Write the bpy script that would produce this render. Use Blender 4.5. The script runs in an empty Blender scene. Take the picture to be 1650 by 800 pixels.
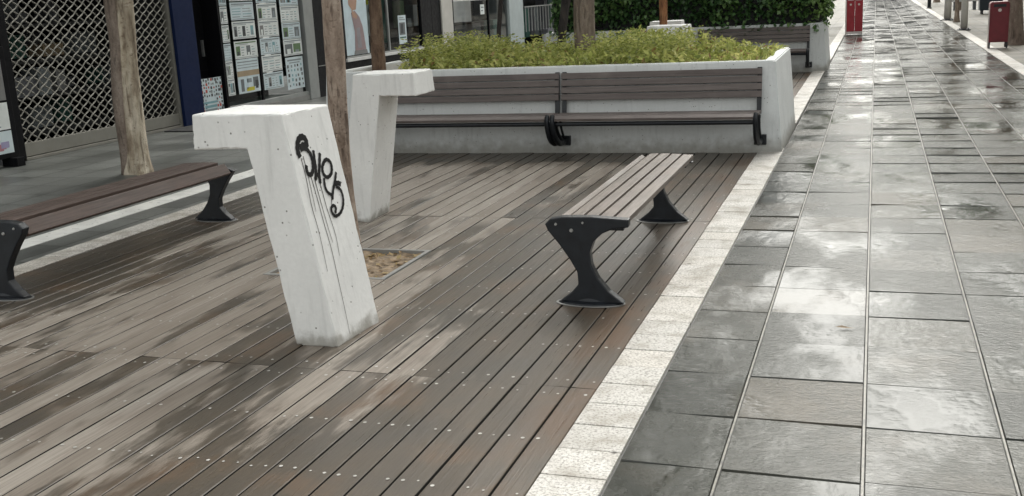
import bpy, bmesh, math, random
import numpy as np
from mathutils import Vector, Matrix, noise as mnoise
R_ = math.radians
S = bpy.context.scene
COL = S.collection
random.seed(7); NR = np.random.RandomState(7)

# ------------------------------------------------------------------ camera
CAM_H = 1.63; F_PX = 1700.0
d = Vector((1412-825, -37-400, F_PX)).normalized()
h = Vector((1, -0.0516, 0))
n = d.cross(h).normalized()
if n.y < 0: n = -n
up = -n; xr = d.cross(up)
right = Vector((xr.x, d.x, up.x)); down = Vector((xr.y, d.y, up.y)); fwd = Vector((xr.z, d.z, up.z))
cam_d = bpy.data.cameras.new('camera'); cam = bpy.data.objects.new('camera', cam_d); COL.objects.link(cam)
cam_d.sensor_width = 36; cam_d.lens = F_PX/1650*36; cam_d.clip_end = 3000; cam_d.clip_start = 0.05
m = Matrix.Identity(4)
for i in range(3):
    m[i][0] = right[i]; m[i][1] = -down[i]; m[i][2] = -fwd[i]
m[2][3] = CAM_H
cam.matrix_world = m
S.camera = cam

# ------------------------------------------------------------------ sky, sun, exposure
SUN_EL, SUN_AZ = 46, 0.5        # azimuth clockwise from +Y
W = bpy.data.worlds.new('World'); S.world = W; W.use_nodes = True
nt = W.node_tree; nt.nodes.clear()
sky = nt.nodes.new('ShaderNodeTexSky'); sky.sky_type = 'NISHITA'; sky.sun_disc = False
sky.sun_elevation = R_(SUN_EL); sky.sun_rotation = R_(SUN_AZ); sky.air_density = 1.5; sky.dust_density = 4.0; sky.ozone_density = 1.0
hs = nt.nodes.new('ShaderNodeHueSaturation'); hs.inputs['Saturation'].default_value = 0.10
bg = nt.nodes.new('ShaderNodeBackground'); bg.inputs['Strength'].default_value = 0.15
wo = nt.nodes.new('ShaderNodeOutputWorld')
nt.links.new(sky.outputs[0], hs.inputs['Color']); tn = nt.nodes.new('ShaderNodeMix'); tn.data_type = 'RGBA'; tn.blend_type = 'MULTIPLY'; tn.inputs[0].default_value = 1; tn.inputs[7].default_value = (1, .995, .95, 1); nt.links.new(hs.outputs[0], tn.inputs[6]); nt.links.new(tn.outputs[2], bg.inputs[0]); nt.links.new(bg.outputs[0], wo.inputs[0])
sl = bpy.data.lights.new('sun', 'SUN'); sl.energy = 0.7; sl.angle = R_(22); sl.color = (1.0, 0.97, 0.92)
so = bpy.data.objects.new('sun', sl); COL.objects.link(so)
sd = Vector((math.sin(R_(SUN_AZ))*math.cos(R_(SUN_EL)), math.cos(R_(SUN_AZ))*math.cos(R_(SUN_EL)), math.sin(R_(SUN_EL))))
so.rotation_euler = sd.to_track_quat('Z', 'Y').to_euler(); so.location = sd*60
S.view_settings.view_transform = 'Standard'; S.view_settings.look = 'None'; S.view_settings.gamma = 1
S.view_settings.use_curve_mapping = False
S.view_settings.exposure = 1.05

# ------------------------------------------------------------------ material helpers
class NT:
    def __init__(s, name):
        s.m = bpy.data.materials.new(name); s.m.use_nodes = True
        s.t = s.m.node_tree; s.b = s.t.nodes['Principled BSDF']; s.o = s.t.nodes['Material Output']
    def n(s, typ, **k):
        x = s.t.nodes.new(typ)
        for a, v in k.items(): setattr(x, a, v)
        return x
    def l(s, a, b): s.t.links.new(a, b)
    def pos(s):
        if not hasattr(s, '_p'): s._p = s.n('ShaderNodeNewGeometry').outputs['Position']
        return s._p
    def xyz(s):
        if not hasattr(s, '_x'):
            s._x = s.n('ShaderNodeSeparateXYZ'); s.l(s.pos(), s._x.inputs[0])
        return s._x.outputs
    def objco(s): return s.n('ShaderNodeTexCoord').outputs['Object']
    def noise(s, scale, vec=None, st=None, detail=4, rough=0.55):
        v = vec if vec is not None else s.pos()
        if st:
            mp = s.n('ShaderNodeVectorMath', operation='MULTIPLY'); s.l(v, mp.inputs[0]); mp.inputs[1].default_value = st; v = mp.outputs[0]
        x = s.n('ShaderNodeTexNoise'); x.inputs['Scale'].default_value = scale; x.inputs['Detail'].default_value = detail; x.inputs['Roughness'].default_value = rough
        s.l(v, x.inputs['Vector']); return x.outputs['Fac']
    def voro(s, scale, vec=None, feature='F1'):
        x = s.n('ShaderNodeTexVoronoi'); x.feature = feature; x.inputs['Scale'].default_value = scale
        s.l(vec if vec is not None else s.pos(), x.inputs['Vector']); return x.outputs['Distance']
    def ramp(s, fac, *stops):
        r = s.n('ShaderNodeValToRGB'); e = r.color_ramp.elements
        while len(e) > 1: e.remove(e[-1])
        for i, (p, c) in enumerate(stops):
            if not isinstance(c, (tuple, list)): c = (c, c, c)
            el = e[0] if i == 0 else e.new(p)
            el.position = p; el.color = (*c, 1)
        s.l(fac, r.inputs[0]); return r.outputs[0]
    def mr(s, v, a, b, c=0., d_=1., smooth=False):
        x = s.n('ShaderNodeMapRange'); x.interpolation_type = 'SMOOTHSTEP' if smooth else 'LINEAR'
        s.l(v, x.inputs[0])
        for i, q in enumerate((a, b, c, d_)): x.inputs[i+1].default_value = q
        return x.outputs[0]
    def math(s, op, a, b=None, clamp=False):
        x = s.n('ShaderNodeMath', operation=op, use_clamp=clamp)
        for i, q in enumerate((a, b)):
            if q is None: continue
            if isinstance(q, (int, float)): x.inputs[i].default_value = q
            else: s.l(q, x.inputs[i])
        return x.outputs[0]
    def mix(s, fac, a, b, blend='MIX'):
        x = s.n('ShaderNodeMix', data_type='RGBA', blend_type=blend)
        for sock, q in ((x.inputs[0], fac), (x.inputs[6], a), (x.inputs[7], b)):
            if isinstance(q, (int, float)): sock.default_value = q
            elif isinstance(q, tuple): sock.default_value = (*q, 1)
            else: s.l(q, sock)
        return x.outputs[2]
    def attr(s, name): 
        return s.n('ShaderNodeAttribute', attribute_name=name).outputs['Fac']
    def bump(s, hgt, strength=.3, dist=.01):
        x = s.n('ShaderNodeBump'); x.inputs['Strength'].default_value = strength; x.inputs['Distance'].default_value = dist
        s.l(hgt, x.inputs['Height']); s.l(x.outputs[0], s.b.inputs['Normal'])
    def set(s, **k):
        for a, v in k.items():
            sock = s.b.inputs[{'color': 'Base Color', 'rough': 'Roughness', 'metal': 'Metallic', 'spec': 'Specular IOR Level', 'ior': 'IOR', 'coat': 'Coat Weight', 'coatr': 'Coat Roughness'}[a]]
            if isinstance(v, (int, float)): sock.default_value = v
            elif isinstance(v, tuple): sock.default_value = (*v, 1)
            else: s.l(v, sock)
        return s

def plain(name, c, rough=.6, metal=0, var=.25, scale=6, bump=0.1, coat=0):
    t = NT(name); f = t.noise(scale, detail=6)
    c2 = tuple(x*(1-var) for x in c); c1 = tuple(min(1, x*(1+var*.5)) for x in c)
    t.set(color=t.ramp(f, (.3, c2), (.7, c1)), rough=t.mr(t.noise(scale*3), .3, .7, max(.03, rough-.1), min(1, rough+.1)), metal=metal, coat=coat)
    if bump: t.bump(t.noise(scale*12), bump, .004)
    return t.m

M = {}
# concrete painted white, chalky, pitted and grimy at the foot
def white_concrete(name, base, grime, pit=38, moss=False):
    t = NT(name); oc = t.pos(); z = t.xyz()[2]
    big = t.noise(3.0, detail=6); fine = t.noise(40, detail=5)
    c = t.ramp(big, (.3, tuple(x*.88 for x in base)), (.7, base))
    c = t.mix(t.mr(fine, .35, .7, 0, .35), c, tuple(x*.80 for x in base))
    pv = t.voro(pit); pm = t.mr(pv, .06, .15, 1, 0)
    gate = t.mr(t.noise(8, detail=2), .49, .56)
    pits = t.math('MULTIPLY', pm, gate)
    c = t.mix(pits, c, (.16, .15, .14))
    g1 = t.mr(t.math('ADD', z, t.mr(t.noise(11, detail=5), 0, 1, -.10, .10)), .0, grime, 1, 0, True)
    c = t.mix(t.math('MULTIPLY', g1, .75), c, (.20, .185, .15))
    st = t.noise(7, st=(3, 3, .35), detail=5)
    c = t.mix(t.mr(st, .55, .74, 0, .42), c, tuple(x*.62 for x in base))
    t.set(color=c, rough=.72)
    hh = t.math('SUBTRACT', t.math('ADD', t.math('MULTIPLY', fine, .5), t.math('MULTIPLY', big, .8)), t.math('MULTIPLY', pits, 1.2))
    t.bump(hh, .45, .006)
    return t.m
M['pillar'] = white_concrete('white_painted_concrete', (.86, .865, .85), .08, 24)
M['planter'] = white_concrete('planter_concrete', (.76, .785, .785), .20, 26)

def deck_mat():
    t = NT('weathered_deck_wood'); x, y, z = t.xyz(); r = t.attr('rnd')
    off = t.n('ShaderNodeCombineXYZ'); t.l(t.math('MULTIPLY', r, 37.), off.inputs[1]); t.l(t.math('MULTIPLY', r, 11.), off.inputs[2])
    va = t.n('ShaderNodeVectorMath', operation='ADD'); t.l(t.pos(), va.inputs[0]); t.l(off.outputs[0], va.inputs[1])
    grain = t.noise(1, vec=va.outputs[0], st=(95, 2.2, 40), detail=6, rough=.65)
    blot = t.noise(1, vec=va.outputs[0], st=(9, 1.6, 5), detail=5)
    c = t.ramp(r, (0, (.225, .196, .162)), (.35, (.30, .267, .228)), (.7, (.20, .170, .138)), (1, (.355, .32, .278)))
    c = t.mix(t.mr(grain, .35, .7, 0, .65), c, (.125, .10, .08))
    c = t.mix(t.mr(blot, .50, .68, 0, .65), c, (.150, .118, .092))
    # rain-wet patches: some whole boards, some puddled spots, most along the kerb, plus painted contact shade at the planter foot
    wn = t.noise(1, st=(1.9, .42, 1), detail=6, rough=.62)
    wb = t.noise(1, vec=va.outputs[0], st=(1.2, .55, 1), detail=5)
    bias = t.math('ADD', t.mr(x, -3.0, -1.25, 0, .155, True), t.mr(x, -4.55, -5.0, 0, .24, True))  # darker towards the kerb and along the pavement edge
    bias = t.math('ADD', bias, t.mr(y, 9.85, 10.35, 0, .42, True))  # dark band at the planter foot: contact shade painted along with damp
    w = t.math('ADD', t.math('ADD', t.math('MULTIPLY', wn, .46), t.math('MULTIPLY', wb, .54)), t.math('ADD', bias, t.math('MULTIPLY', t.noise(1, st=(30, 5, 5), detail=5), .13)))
    wet = t.mr(w, .565, .635, 0, 1, True)  # mask holds damp plus the darkened edges above
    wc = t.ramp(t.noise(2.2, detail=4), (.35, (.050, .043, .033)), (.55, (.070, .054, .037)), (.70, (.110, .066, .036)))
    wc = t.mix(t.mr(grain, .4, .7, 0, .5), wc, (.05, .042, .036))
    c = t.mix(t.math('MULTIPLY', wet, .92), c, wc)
    rust = t.math('MULTIPLY', t.mr(x, -1.40, -1.12, 0, 1, True), t.mr(t.noise(3.5, st=(1, .5, 1), detail=5), .40, .60))
    c = t.mix(t.math('MULTIPLY', rust, .75), c, (.105, .060, .032))
    t.set(color=c, rough=t.math('SUBTRACT', t.mr(grain, .3, .7, .50, .62), t.math('MULTIPLY', wet, .24)), spec=.5)
    t.bump(t.math('ADD', grain, t.math('MULTIPLY', blot, .6)), .35, .004)
    return t.m
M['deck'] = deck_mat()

def path_mat():
    t = NT('wet_stone_paving'); x, y, z = t.xyz(); r = t.attr('rnd'); r2 = t.attr('rnd2')
    big = t.noise(.9, detail=4); fine = t.noise(70, detail=6, rough=.7); mid = t.noise(14, detail=5)
    off = t.n('ShaderNodeCombineXYZ'); t.l(t.math('MULTIPLY', r, 23.), off.inputs[0]); t.l(t.math('MULTIPLY', r2, 31.), off.inputs[1])
    va = t.n('ShaderNodeVectorMath', operation='ADD'); t.l(t.pos(), va.inputs[0]); t.l(off.outputs[0], va.inputs[1])
    blot = t.noise(5.5, vec=va.outputs[0], detail=5)
    c = t.ramp(r, (0, (.030, .033, .027)), (.5, (.048, .050, .041)), (.85, (.068, .066, .053)), (1, (.085, .071, .050)))
    c = t.mix(t.mr(fine, .35, .72, 0, .7), c, (.018, .020, .018))
    c = t.mix(t.mr(blot, .5, .72, 0, .55), c, (.032, .037, .030))
    c = t.mix(t.mr(t.noise(1.7, detail=5), .55, .72, 0, .45), c, (.11, .09, .065))
    pud = t.mr(t.math('ADD', t.math('ADD', t.math('MULTIPLY', t.noise(1, st=(1.5, .7, 1), detail=5, rough=.6), .9), t.math('MULTIPLY', r2, .10)), t.math('MULTIPLY', fine, .05)), .47, .64, 0, 1, True)
    c = t.mix(t.math('MULTIPLY', pud, .35), c, (.02, .022, .02))
    ro = t.math('ADD', t.mr(fine, .3, .7, .15, .25), t.mr(blot, .3, .7, -.04, .10))
    ro = t.mix(pud, ro, t.mr(fine, .3, .7, .04, .11))
    worn = t.math('MULTIPLY', t.mr(x, -.80, .05, 0, 1, True), t.mr(x, 1.1, 2.0, 1, .35, True))
    ro = t.math('ADD', ro, t.mr(worn, 0, 1, .06, -.05))
    t.set(color=c, rough=ro, spec=t.math('ADD', t.mr(worn, 0, 1, .08, .22), t.math('MULTIPLY', pud, .35)))
    wave = t.noise(1, vec=va.outputs[0], st=(16, 34, 10), detail=2)
    bh = t.math('ADD', t.math('ADD', t.math('MULTIPLY', fine, .95), t.math('MULTIPLY', mid, .55)), t.math('MULTIPLY', wave, .55))
    bh = t.math('MULTIPLY', bh, t.math('SUBTRACT', 1.0, t.math('MULTIPLY', pud, .88)))
    bh = t.math('ADD', bh, t.math('MULTIPLY', t.noise(38, detail=3, rough=.6), t.mr(pud, 0, 1, .7, .05)))
    t.bump(bh, .46, .006)
    return t.m
M['path'] = path_mat()
def joint_mat():
    t = NT('mortar_joint'); f = t.noise(16, detail=5)
    c = t.ramp(f, (.3, (.035, .035, .027)), (.52, (.15, .138, .108)), (.72, (.06, .065, .04)))
    t.set(color=c, rough=.35); t.bump(t.noise(60), .4, .004); return t.m
M['joint'] = joint_mat()
M['joint_black'] = plain('gap_shadowed_joist', (.012, .010, .008), .9, scale=20)
M['joint_dark'] = plain('joint_grit', (.035, .036, .032), .5, var=.4, scale=20)

def kerb_mat():
    t = NT('pale_kerb_stone'); r = t.attr('rnd'); fine = t.noise(85, detail=5, rough=.7); b = t.noise(6, detail=5)
    c = t.ramp(r, (0, (.50, .485, .455)), (.6, (.64, .62, .585)), (1, (.55, .52, .475)))
    c = t.mix(t.mr(fine, .47, .62, 0, .8), c, (.17, .16, .14))
    c = t.mix(t.mr(b, .47, .68, 0, .7), c, (.26, .235, .195))
    sp = t.math('MULTIPLY', t.mr(t.voro(7), .06, .12, 1, 0), t.mr(t.noise(4, detail=1), .5, .55))
    c = t.mix(sp, c, (.10, .09, .08))
    t.set(color=c, rough=t.mr(b, .3, .7, .5, .7), spec=.3); t.bump(t.math('ADD', fine, b), .35, .004); return t.m
M['kerb'] = kerb_mat()
M['strip'] = plain('pale_paving_slab', (.78, .78, .75), .35, var=.22, scale=4, bump=.15)
def pav_mat(name, ca, cb, dark, rough):
    t = NT(name); f = t.noise(1.2, st=(1, .8, 1), detail=6); g = t.noise(30, detail=5)
    br = t.n('ShaderNodeTexBrick'); br.inputs['Scale'].default_value = 1.0; br.inputs['Mortar Size'].default_value = .011
    br.inputs['Brick Width'].default_value = .47; br.inputs['Row Height'].default_value = .47; br.offset = 0
    br.inputs['Color1'].default_value = (1, 1, 1, 1); br.inputs['Color2'].default_value = (.62, .62, .62, 1); br.inputs['Mortar'].default_value = (.30, .30, .30, 1)
    t.l(t.pos(), br.inputs['Vector'])
    c = t.ramp(f, (.35, ca), (.65, cb)); c = t.mix(t.mr(g, .4, .7, 0, .6), c, dark)
    c = t.mix(1.0, c, br.outputs['Color'], 'MULTIPLY')
    t.set(color=c, rough=t.mr(f, .35, .65, rough, rough+.2), spec=.25 if rough > .4 else .4); t.bump(t.math('ADD', g, br.outputs['Fac']), .25, .004); return t.m
M['pavement'] = pav_mat('grey_damp_paving', (.115, .122, .115), (.18, .188, .178), (.08, .085, .08), .30)
M['terrace'] = pav_mat('beige_damp_paving', (.15, .14, .112), (.22, .208, .168), (.11, .10, .085), .5)
M['ground'] = plain('ground_asphalt', (.09, .09, .085), .6, scale=.8)
M['earth'] = plain('pit_earth', (.30, .225, .15), .8, var=.6, scale=22, bump=.6)

def slat_mat(name, ca, cb, dk):
    t = NT(name); oc = t.objco(); r = t.attr('rnd')
    g = t.noise(1, vec=oc, st=(70, 2.5, 60) if name != 'wall_slat_wood' else (2.5, 60, 60), detail=5); b = t.noise(3, detail=4)
    c = t.ramp(r, (0, ca), (1, cb)); c = t.mix(t.mr(g, .4, .7, 0, .65), c, dk); c = t.mix(t.mr(b, .5, .75, 0, .5), c, tuple(q*1.5 for q in cb))
    t.set(color=c, rough=t.mr(b, .3, .7, .42, .62), spec=.35); t.bump(g, .25, .003); return t.m
M['slat'] = slat_mat('bench_slat_wood', (.075, .051, .043), (.10, .07, .06), (.035, .025, .02))
M['slat_pale'] = slat_mat('worn_slat_wood', (.145, .120, .104), (.19, .162, .142), (.062, .050, .042))
M['wallslat'] = slat_mat('wall_slat_wood', (.135, .113, .107), (.175, .150, .142), (.07, .057, .053))
M['iron'] = plain('black_cast_iron', (.012, .015, .020), .38, metal=.2, var=.4, scale=14, bump=.2)
M['steel'] = plain('galvanised_steel', (.42, .42, .41), .4, metal=.6, var=.2)
M['screw'] = plain('screw_head', (.50, .49, .46), .45)
M['paint_black'] = plain('spray_paint', (.006, .006, .007), .45, var=.1, bump=0)
M['drip'] = plain('paint_drip', (.06, .045, .045), .5, var=.4, scale=30, bump=0)
M['mark_purple'] = plain('purple_mark', (.30, .22, .38), .6, var=.3, bump=0)
def bark(name, ca, cb, dk, sc=9):
    t = NT(name); f = t.noise(sc, st=(1, 1, .28), detail=7, rough=.65); g = t.noise(sc*4, st=(1, 1, .6), detail=4)
    sp = t.mr(t.noise(sc*2.2, st=(1, 1, 1.8), detail=3), .60, .68, 0, .7)
    c = t.ramp(f, (.34, dk), (.46, ca), (.62, cb)); c = t.mix(sp, c, dk)
    pt = t.mr(t.noise(sc*.55, st=(1, 1, .45), detail=6, rough=.7), .50, .56, 0, .55); c = t.mix(pt, c, tuple((a+b)/2 for a, b in zip(dk, ca)))
    fis = t.mr(t.noise(sc*2.6, st=(1, 1, .10), detail=4), .58, .66, 0, .75); c = t.mix(fis, c, dk)
    t.set(color=c, rough=.85); t.bump(t.math('SUBTRACT', t.math('ADD', f, t.math('MULTIPLY', g, .6)), t.math('MULTIPLY', fis, .7)), .9, .03); return t.m
M['bark_pale'] = bark('pale_peeling_bark', (.45, .385, .29), (.68, .61, .50), (.15, .105, .07), 8)
M['bark_brown'] = bark('brown_bark', (.34, .265, .21), (.44, .36, .295), (.14, .095, .07), 16)
M['bark_umber'] = bark('umber_bark', (.17, .11, .075), (.24, .165, .115), (.08, .05, .035), 14)
M['bark_dark'] = bark('dark_bark', (.040, .036, .034), (.07, .06, .054), (.018, .016, .015))
M['bark_grey'] = bark('grey_brown_bark', (.235, .185, .15), (.30, .25, .21), (.13, .10, .08), 14)
M['bark_orange'] = bark('orange_bark', (.37, .17, .075), (.45, .23, .11), (.22, .10, .05), 14)
def leaf(name, a, b, c_, rough=.5, trans=.25):
    t = NT(name); r = t.attr('rnd'); c = t.ramp(r, (0, a), (.5, b), (1, c_))
    t.set(color=c, rough=rough)
    tr = t.n('ShaderNodeBsdfTranslucent'); t.l(c, tr.inputs[0]); ms = t.n('ShaderNodeMixShader'); ms.inputs[0].default_value = trans
    t.l(t.b.outputs[0], ms.inputs[1]); t.l(tr.outputs[0], ms.inputs[2]); t.l(ms.outputs[0], t.o.inputs[0]); return t.m
M['leaf_crown'] = leaf('crown_leaf', (.035, .062, .018), (.06, .10, .026), (.11, .14, .035))
M['leaf_hedge'] = leaf('hedge_leaf', (.026, .066, .024), (.075, .16, .05), (.19, .30, .085), .35, .2)
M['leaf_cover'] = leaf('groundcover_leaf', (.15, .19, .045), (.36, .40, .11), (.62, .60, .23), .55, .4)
M['leaf_dry'] = leaf('dry_leaf', (.17, .11, .05), (.27, .17, .07), (.33, .25, .10), .6, .15)

def glass_mat():
    t = NT('shop_glass'); t.t.nodes.remove(t.b)
    tr = t.n('ShaderNodeBsdfTransparent'); tr.inputs[0].default_value = (.90, .94, .93, 1)
    gl = t.n('ShaderNodeBsdfGlossy'); gl.inputs['Roughness'].default_value = .02
    fr = t.n('ShaderNodeFresnel'); fr.inputs[0].default_value = 1.5
    ms = t.n('ShaderNodeMixShader'); t.l(fr.outputs[0], ms.inputs[0]); t.l(tr.outputs[0], ms.inputs[1]); t.l(gl.outputs[0], ms.inputs[2])
    t.l(ms.outputs[0], t.o.inputs[0]); return t.m
M['glass'] = glass_mat()
def flat(name, c, rough=.5, metal=0): return plain(name, c, rough, metal, var=.12, scale=5, bump=.04)
M['navy'] = flat('navy_paint', (.008, .017, .062), .55)
M['black'] = flat('black_panel', (.008, .008, .010), .5)
for q in ('navy', 'black'): M[q].node_tree.nodes['Principled BSDF'].inputs['Specular IOR Level'].default_value = .12
M['black_soft'] = flat('dark_interior', (.022, .023, .024), .8)
M['alu'] = flat('aluminium_frame', (.36, .375, .37), .4, .3)
M['alu_dark'] = flat('grey_sill', (.26, .26, .25), .5)
M['grille'] = flat('shutter_steel', (.27, .262, .232), .55, .3)
M['white'] = flat('white_paint', (.74, .74, .73), .45)
M['cream'] = plain('cream_render', (.50, .48, .43), .8, var=.15, scale=1.2)
M['paleblue'] = plain('pale_blue_column', (.47, .53, .54), .6, var=.1, scale=3)
M['offwhite'] = plain('offwhite_column', (.58, .56, .52), .6, var=.12, scale=3)
M['greyblue'] = flat('slate_grey_panel', (.13, .135, .15), .6)
M['red'] = plain('red_bin_paint', (.36, .016, .03), .4, var=.2, scale=5, bump=.05)
M['darkred'] = plain('dark_red_bin_paint', (.17, .010, .02), .4, var=.2, scale=5, bump=.05)
M['pale_pink'] = flat('pale_trim', (.70, .62, .60), .5)
M['navybox'] = flat('navy_box', (.022, .032, .045), .5)
M['facade'] = plain('plaster_facade', (.38, .36, .32), .85, var=.18, scale=.6)
M['facade2'] = plain('grey_facade', (.27, .27, .26), .85, var=.18, scale=.6)
for nme, c in dict(paper=(.66, .76, .80), paper2=(.80, .84, .83), ink=(.05, .055, .06), text=(.27, .31, .33), cyan=(.22, .42, .47), green=(.13, .22, .10), tan=(.40, .31, .20), photo=(.16, .18, .19), yellow=(.62, .56, .05), yellowtag=(.80, .76, .06), skin=(.46, .28, .20), rose=(.33, .24, .25), lilac=(.36, .34, .52), pinkp=(.50, .22, .26), redp=(.5, .09, .06), sky=(.62, .74, .80), greyp=(.22, .22, .22), teal=(.05, .15, .12), blouse=(.30, .28, .30)).items():
    M['p_'+nme] = flat('print_'+nme, c, .6)

# ------------------------------------------------------------------ mesh helpers
class MB:
    def __init__(s): s.v = []; s.f = []; s.mi = []; s.r = []; s.r2 = []; s.mats = []; s.cur = 0; s.rnd = 0.5; s.rnd2 = .5
    def mat(s, m):
        if m not in s.mats: s.mats.append(m)
        s.cur = s.mats.index(m); return s
    def face(s, idx): s.f.append(idx); s.mi.append(s.cur); s.r.append(s.rnd); s.r2.append(s.rnd2)
    def add(s, vs, fs):
        o = len(s.v); s.v.extend(tuple(v) for v in vs)
        for f in fs: s.face([o+i for i in f])
    def quad(s, a, b, c, d_): s.add((a, b, c, d_), ((0, 1, 2, 3),))
    def box(s, x0, x1, y0, y1, z0, z1, bev=0, T=None):
        if bev <= 0:
            vs = [(x, y, z) for z in (z0, z1) for y in (y0, y1) for x in (x0, x1)]
            fs = [(0, 2, 3, 1), (4, 5, 7, 6), (0, 1, 5, 4), (2, 6, 7, 3), (0, 4, 6, 2), (1, 3, 7, 5)]
        else:
            b = min(bev, .45*min(x1-x0, y1-y0, z1-z0)); bm = bmesh.new()
            bmesh.ops.create_cube(bm, size=1)
            for v in bm.verts: v.co = Vector(((x0+x1)/2+v.co.x*(x1-x0), (y0+y1)/2+v.co.y*(y1-y0), (z0+z1)/2+v.co.z*(z1-z0)))
            bmesh.ops.bevel(bm, geom=bm.edges[:], offset=b, segments=2, affect='EDGES', profile=.6)
            bm.verts.index_update(); vs = [tuple(v.co) for v in bm.verts]; fs = [[v.index for v in f.verts] for f in bm.faces]; bm.free()
        if T is not None: vs = [tuple(T @ Vector(v)) for v in vs]
        s.add(vs, fs)
    def prism(s, poly, y0, y1, shift=(0, 0), bev=0, axis='Y', bseg=2):
        # poly of (x,z) extruded along Y (or of (y,z) along X)
        bm = bmesh.new(); N = len(poly)
        def P(p, t, k): return (p[0]+shift[0]*k, t, p[1]+shift[1]*k) if axis == 'Y' else (t, p[0]+shift[0]*k, p[1]+shift[1]*k)
        A = [bm.verts.new(P(p, y0, 0)) for p in poly]; B = [bm.verts.new(P(p, y1, 1)) for p in poly]
        bm.faces.new(A); bm.faces.new(B[::-1])
        for i in range(N): bm.faces.new((A[i], B[i], B[(i+1) % N], A[(i+1) % N]))
        bmesh.ops.recalc_face_normals(bm, faces=bm.faces[:])
        if bev: bmesh.ops.bevel(bm, geom=bm.edges[:], offset=bev, segments=bseg, affect='EDGES', profile=.6)
        bm.verts.index_update(); s.add([tuple(v.co) for v in bm.verts], [[v.index for v in f.verts] for f in bm.faces]); bm.free()
    def tube(s, pts, radii, seg=10, fn=None, cap=True):
        pts = [Vector(p) for p in pts]
        if isinstance(radii, (int, float)): radii = [radii]*len(pts)
        o = len(s.v); prev = None
        for i, p in enumerate(pts):
            t = (pts[min(i+1, len(pts)-1)]-pts[max(i-1, 0)]).normalized()
            if prev is None:
                a = Vector((1, 0, 0)) if abs(t.x) < .9 else Vector((0, 1, 0)); u = (a-t*a.dot(t)).normalized()
            else: u = (prev-t*prev.dot(t)).normalized()
            prev = u; w = t.cross(u)
            for k in range(seg):
                an = 2*math.pi*k/seg; rr = radii[i]*(fn(an, i, p) if fn else 1)
                s.v.append(tuple(p+u*math.cos(an)*rr+w*math.sin(an)*rr))
        for i in range(len(pts)-1):
            for k in range(seg):
                a = o+i*seg+k; b = o+i*seg+(k+1) % seg
                s.face([a, b, b+seg, a+seg])
        if cap:
            s.face([o+k for k in range(seg)][::-1]); s.face([o+(len(pts)-1)*seg+k for k in range(seg)])
    def lathe(s, prof, cx, cy, seg=20, sx=1, sy=1):
        o = len(s.v)
        for r, z in prof:
            for k in range(seg):
                a = 2*math.pi*k/seg; s.v.append((cx+r*sx*math.cos(a), cy+r*sy*math.sin(a), z))
        for i in range(len(prof)-1):
            for k in range(seg): s.face([o+i*seg+k, o+i*seg+(k+1) % seg, o+(i+1)*seg+(k+1) % seg, o+(i+1)*seg+k])
        s.face([o+k for k in range(seg)][::-1]); s.face([o+(len(prof)-1)*seg+k for k in range(seg)])
    def xpoly(s, X, pts):            # flat polygon on a wall plane facing +X, pts of (y,z)
        s.add([(X, p[0], p[1]) for p in pts], [list(range(len(pts)))])
    def xrect(s, X, y0, y1, z0, z1): s.xpoly(X, [(y0, z0), (y1, z0), (y1, z1), (y0, z1)])
    def build(s, name, mat=None, parent=None, smooth=False, origin=None):
        me = bpy.data.meshes.new(name)
        vs = s.v
        if origin is not None: vs = [(v[0]-origin[0], v[1]-origin[1], v[2]-origin[2]) for v in vs]
        me.from_pydata(vs, [], s.f)
        for mm in (s.mats or [mat]): me.materials.append(mm)
        if s.mats: me.polygons.foreach_set('material_index', s.mi)
        a = me.attributes.new('rnd', 'FLOAT', 'FACE'); a.data.foreach_set('value', s.r)
        a = me.attributes.new('rnd2', 'FLOAT', 'FACE'); a.data.foreach_set('value', s.r2)
        if smooth: me.polygons.foreach_set('use_smooth', [True]*len(me.polygons))
        me.update()
        o = bpy.data.objects.new(name, me); COL.objects.link(o)
        if parent is not None: o.parent = parent
        elif origin is not None: o.location = origin
        return o

def tag(o, label=None, cat=None, group=None, kind=None):
    if label: o['label'] = label
    if cat: o['category'] = cat
    if group: o['group'] = group
    if kind: o['kind'] = kind
    return o
def thing(name, label, cat, loc=(0, 0, 0), rz=0, group=None):
    o = bpy.data.objects.new(name, None); COL.objects.link(o); o.location = loc; o.rotation_euler = (0, 0, rz); o.empty_display_size = .2
    return tag(o, label, cat, group)
def struct(o, label=None, cat=None): return tag(o, label, cat, None, 'structure')
def children(o): return [c for c in list(COL.objects) if c.parent == o]
def copy_tree(o, loc, rz=0, label=None, scale=None):
    def rec(src, par):
        c = src.copy(); COL.objects.link(c); c.parent = par
        for ch in children(src): rec(ch, c)
        return c
    c = rec(o, None); c.location = loc; c.rotation_euler = (0, 0, rz)
    if label: c['label'] = label
    if scale: c.scale = scale
    return c
def smoothpath(pts, n=6):
    P = [Vector(p) for p in pts]
    if len(P) < 3: return P
    out = []
    for i in range(len(P)-1):
        p0 = P[max(i-1, 0)]; p1 = P[i]; p2 = P[i+1]; p3 = P[min(i+2, len(P)-1)]
        for k in range(n):
            t = k/n; out.append(.5*((2*p1)+(-p0+p2)*t+(2*p0-5*p1+4*p2-p3)*t*t+(-p0+3*p1-3*p2+p3)*t**3))
    out.append(P[-1]); return out

# ================================================================== THE SETTING
g = MB(); g.quad((-700, -700, -.08), (700, -700, -.08), (700, 900, -.08), (-700, 900, -.08))
struct(g.build('ground', M['ground']))

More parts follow.
